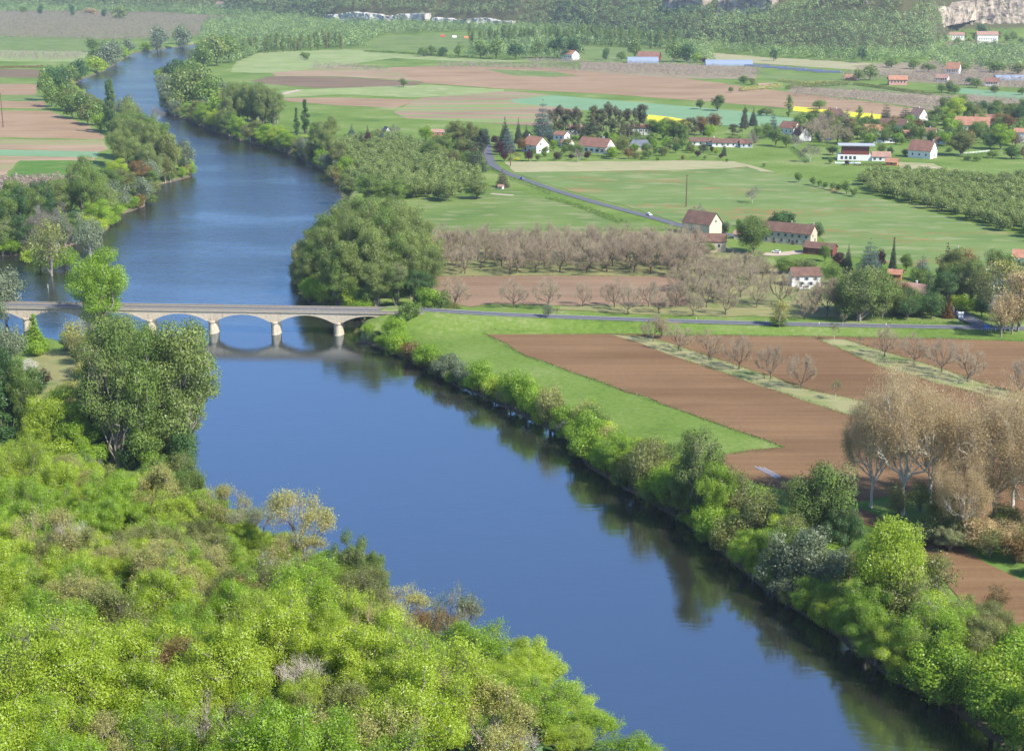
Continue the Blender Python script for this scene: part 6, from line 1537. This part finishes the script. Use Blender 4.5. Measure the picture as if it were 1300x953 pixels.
def slope_px(kind, u, vtop, D_, wm, mat, label):
    q = at_dist(u, vtop, D_); z = hgt(q[0], q[1])[0]
    T(kind, P=np.array([q[0], q[1], z]), hm=float(np.clip(q[2] - z, 5, 20)), wm=wm, mat=mat, label=label)
slope_px('near_airy', 380, 622, 232, 10.5, 'buds', 'yellow-budded open-branched tree standing against the water at the slope edge')
slope_px('near_airy', 286, 620, 252, 9, 'buds', 'pale twiggy tree on the slope edge beside the yellow-budded one')
slope_px('near_airy', 318, 640, 242, 9, 'willow', 'bluish-grey twiggy tree between the pale and the yellow-budded one')
slope_px('near_broad', 448, 676, 214, 6.5, 'green', 'blue-green pointed bush at the outer slope edge over the water')
slope_px('near_broad', 472, 702, 206, 5.0, 'green', 'second blue-green bush just under the pointed one at the slope edge')
slope_px('near_airy', 575, 757, 184, 8, 'willow', 'grey-green airy tree on the slope edge below the blue-green bushes')
slope_px('near_twiggy', 236, 583, 270, 8, 'mid', 'dark-stemmed tree at the upper end of the slope by the huge riverside tree')
slope_px('near_airy', 545, 770, 182, 7, 'rust', 'reddish-brown twiggy tree near the water below the blue-green bushes')
slope_px('near_bare', 350, 705, 214, 6, None, 'pale bare stems under the yellow-budded tree on the slope')
for u, v, D_, lb in ((88, 655, 225, 'uppermost white-blossomed tree among the green crowns of the near slope'), (128, 680, 212, 'cream-blossomed tree below the uppermost blossoming one on the near slope'), (198, 722, 190, 'white-blossomed tree in the middle of the near slope'), (225, 745, 180, 'lowest white-blossomed tree of the near slope')):
    slope_px('near_bare', u, v, D_, 6, 'blossom', lb)
# undergrowth that closes the floor of the near wood
def undergrowth():
    rg = np.random.default_rng(4); n = 70000
    Y = rg.uniform(70, 440, n); X = rg.uniform(-.40, .28, n) * Y
    z = hgt(X, Y); sd = poly_sd(np.column_stack([X, Y]), EDGE); k = (sd < 40) & (z > 6)
    C = np.column_stack([X[k], Y[k], z[k] + rg.uniform(0, 1.6, k.sum()) ** 1.3])
    V = cards(rg, C, np.tile([0, 0, 1.], (len(C), 1)), 1.1, .8)
    me = np_mesh('undergrowth', V, quads(len(C)), tint=np.repeat(rg.uniform(0, 1, len(C)), 4))
    tag(link('undergrowth', me, M['dark']), 'low green undergrowth filling the gaps of the near wood', 'undergrowth', None, 'stuff')
undergrowth()
def bank_growth():
    rg = np.random.default_rng(14); C = []
    for i in range(len(RW)):
        A = RW[i]; B = RW[(i + 1) % len(RW)]; L = np.linalg.norm(B - A)
        if L > 400 or max(A[1], B[1]) > 2600: continue
        nr = np.array([-(B - A)[1], (B - A)[0]]) / L
        n = int(L * 14); t = rg.uniform(0, 1, n)[:, None]; o = rg.uniform(-7, 7, n)[:, None]
        C.append(A + (B - A) * t + nr * o)
    C = np.concatenate(C); z = hgt(C[:, 0], C[:, 1]); k = (z > .15) & (z < 3.99)
    C = np.column_stack([C[k], z[k] + rg.uniform(0, 1.0, k.sum())])
    V = cards(rg, C, np.tile([0, 0, 1.], (len(C), 1)), .75, .9)
    me = np_mesh('bank_vegetation', V, quads(len(C)), tint=np.repeat(rg.uniform(0, 1, len(C)), 4))
    tag(link('bank_vegetation', me, M['mid']), 'low weeds and grass along the river banks', 'bank vegetation', None, 'stuff')
bank_growth()

# ragged grass along the borders of the ploughed plots
def margins():
    rg = np.random.default_rng(8); C = []
    for pts in ([(667, 452), (870, 523), (995, 568), (915, 578), (905, 590), (955, 612)], [(613, 423), (760, 424), (1000, 427), (1200, 430), (1300, 433)], [(775, 425), (820, 428), (870, 443), (1029, 496), (1100, 511)], [(870, 457), (995, 499), (1077, 527)],
                [(1040, 431), (1117, 465), (1300, 517)], [(1072, 431), (1100, 440), (1200, 470), (1300, 504)], [(543, 351), (700, 350), (845, 351), (868, 355), (876, 388)], [(700, 388), (620, 386), (600, 390)], [(613, 423), (667, 452)]):
        W = [G(u, v)[:2] for u, v in pts]
        for A, B in zip(W[:-1], W[1:]):
            L = np.linalg.norm(B - A); n = int(L * 14); t = rg.uniform(0, 1, n)[:, None]; nr = np.array([-(B - A)[1], (B - A)[0]]) / L
            C.append(A + (B - A) * t + nr * (rg.normal(size=n) * .9)[:, None])
    C = np.concatenate(C); z = hgt(C[:, 0], C[:, 1]); C = np.column_stack([C, z + .1 + rg.uniform(0, .25, len(C))])
    V = cards(rg, C, np.tile([0, 0, 1.], (len(C), 1)), .38, .9)
    me = np_mesh('field_margin_grass', V, quads(len(C)), tint=np.repeat(rg.uniform(0, 1, len(C)), 4))
    tag(link('field_margin_grass', me, M['green']), 'ragged grass along the borders of the ploughed plots', 'grass', None, 'stuff')
margins()
for u, v in ((1190, 50), (1198, 55), (1222, 50), (1230, 56), (1238, 52), (1268, 50), (1278, 54), (1286, 49), (1215, 58), (1262, 60), (1296, 56), (1182, 57), (1175, 50)):
    T('far_broad', P=GH(u, v), hm=rg.uniform(10, 16), mat=['mid', 'dark', 'olive'][u % 3], label='distant tree standing among the white hillside manors', group='trees round the hillside manors', name='manor_tree')
# ------------------------------------------------------------------ labels that single trees out
ORD = ['', 'second out from it', 'third out from it', 'fourth out from it', 'fifth out from it', 'sixth out from it', 'seventh out from it', 'eighth out from it']
used = {}
for e, desc, wh, dd in AUTO: used.setdefault(desc + ' ' + wh, []).append((dd, e))
for lb, lst in used.items():
    lst.sort(key=lambda q: q[0])
    for i, (dd, e) in enumerate(lst):
        if len(lst) > len(ORD): e['group'] = lb; e['label'] = lb; continue
        x = lb + (', ' + ORD[i] if i else '')
        if len(x.split()) > 16: x = x.replace(' out from it', ' out')
        if len(x.split()) > 16: x = x.replace('the ', '')
        e['label'] = ' '.join(x.split()[:16]) if len(x.split()) > 16 else x

# ------------------------------------------------------------------ haze, light, camera
def haze():
    m = bpy.data.materials.new('valley_haze'); m.use_nodes = True; t = m.node_tree; t.nodes.clear()
    v = t.nodes.new('ShaderNodeVolumePrincipled'); v.inputs['Color'].default_value = (0.80, 0.88, 1.0, 1); v.inputs['Density'].default_value = 0.000062
    v.inputs['Anisotropy'].default_value = 0.3
    o = t.nodes.new('ShaderNodeOutputMaterial'); t.links.new(v.outputs[0], o.inputs['Volume'])
    o_ = MB().box(-16000, 16000, -400, 10500, -5, 420).build('haze', m); tag(o_, kind='stuff'); o_['label'] = 'thin bluish haze filling the valley air'; o_['category'] = 'haze'
    o_.display_type = 'WIRE'
if HAZE: haze()

SUN_AZ = math.radians(128); SUN_EL = math.radians(43)
w = bpy.data.worlds.new('World'); SC.world = w; w.use_nodes = True
nt = w.node_tree; bg = nt.nodes['Background']; sky = nt.nodes.new('ShaderNodeTexSky'); sky.sky_type = 'NISHITA'; sky.sun_disc = False
sky.sun_elevation = SUN_EL; sky.sun_rotation = SUN_AZ; sky.air_density = 1.0; sky.dust_density = 0.0; sky.ozone_density = 7.0; sky.altitude = 900
nt.links.new(sky.outputs[0], bg.inputs[0]); bg.inputs[1].default_value = 0.15
sd = bpy.data.lights.new('sun', 'SUN'); sd.energy = 5.0; sd.angle = math.radians(0.53); sd.color = (1.0, 0.945, 0.86)
so = bpy.data.objects.new('sun', sd); COL.objects.link(so)
dv = Vector((math.sin(SUN_AZ) * math.cos(SUN_EL), math.cos(SUN_AZ) * math.cos(SUN_EL), math.sin(SUN_EL)))
so.rotation_euler = dv.to_track_quat('Z', 'Y').to_euler()
cd = bpy.data.cameras.new('camera'); co = bpy.data.objects.new('camera', cd); COL.objects.link(co)
co.location = (0, 0, HC); co.rotation_euler = (math.pi / 2 - TH, 0, 0)
cd.sensor_width = 36; cd.lens = 36 * F / 1300.0; cd.clip_start = 1; cd.clip_end = 30000
SC.camera = co
SC.view_settings.view_transform = 'Standard'; SC.view_settings.look = 'None'; SC.view_settings.exposure = EXPO; SC.view_settings.gamma = 1
SC.view_settings.use_curve_mapping = False
SC.render.resolution_x = 1024; SC.render.resolution_y = 750
try:
    SC.cycles.max_bounces = 6; SC.cycles.diffuse_bounces = 3; SC.cycles.glossy_bounces = 2; SC.cycles.transmission_bounces = 2; SC.cycles.volume_bounces = 0; SC.cycles.transparent_max_bounces = 4
except Exception: pass
print('objects', len(bpy.data.objects))
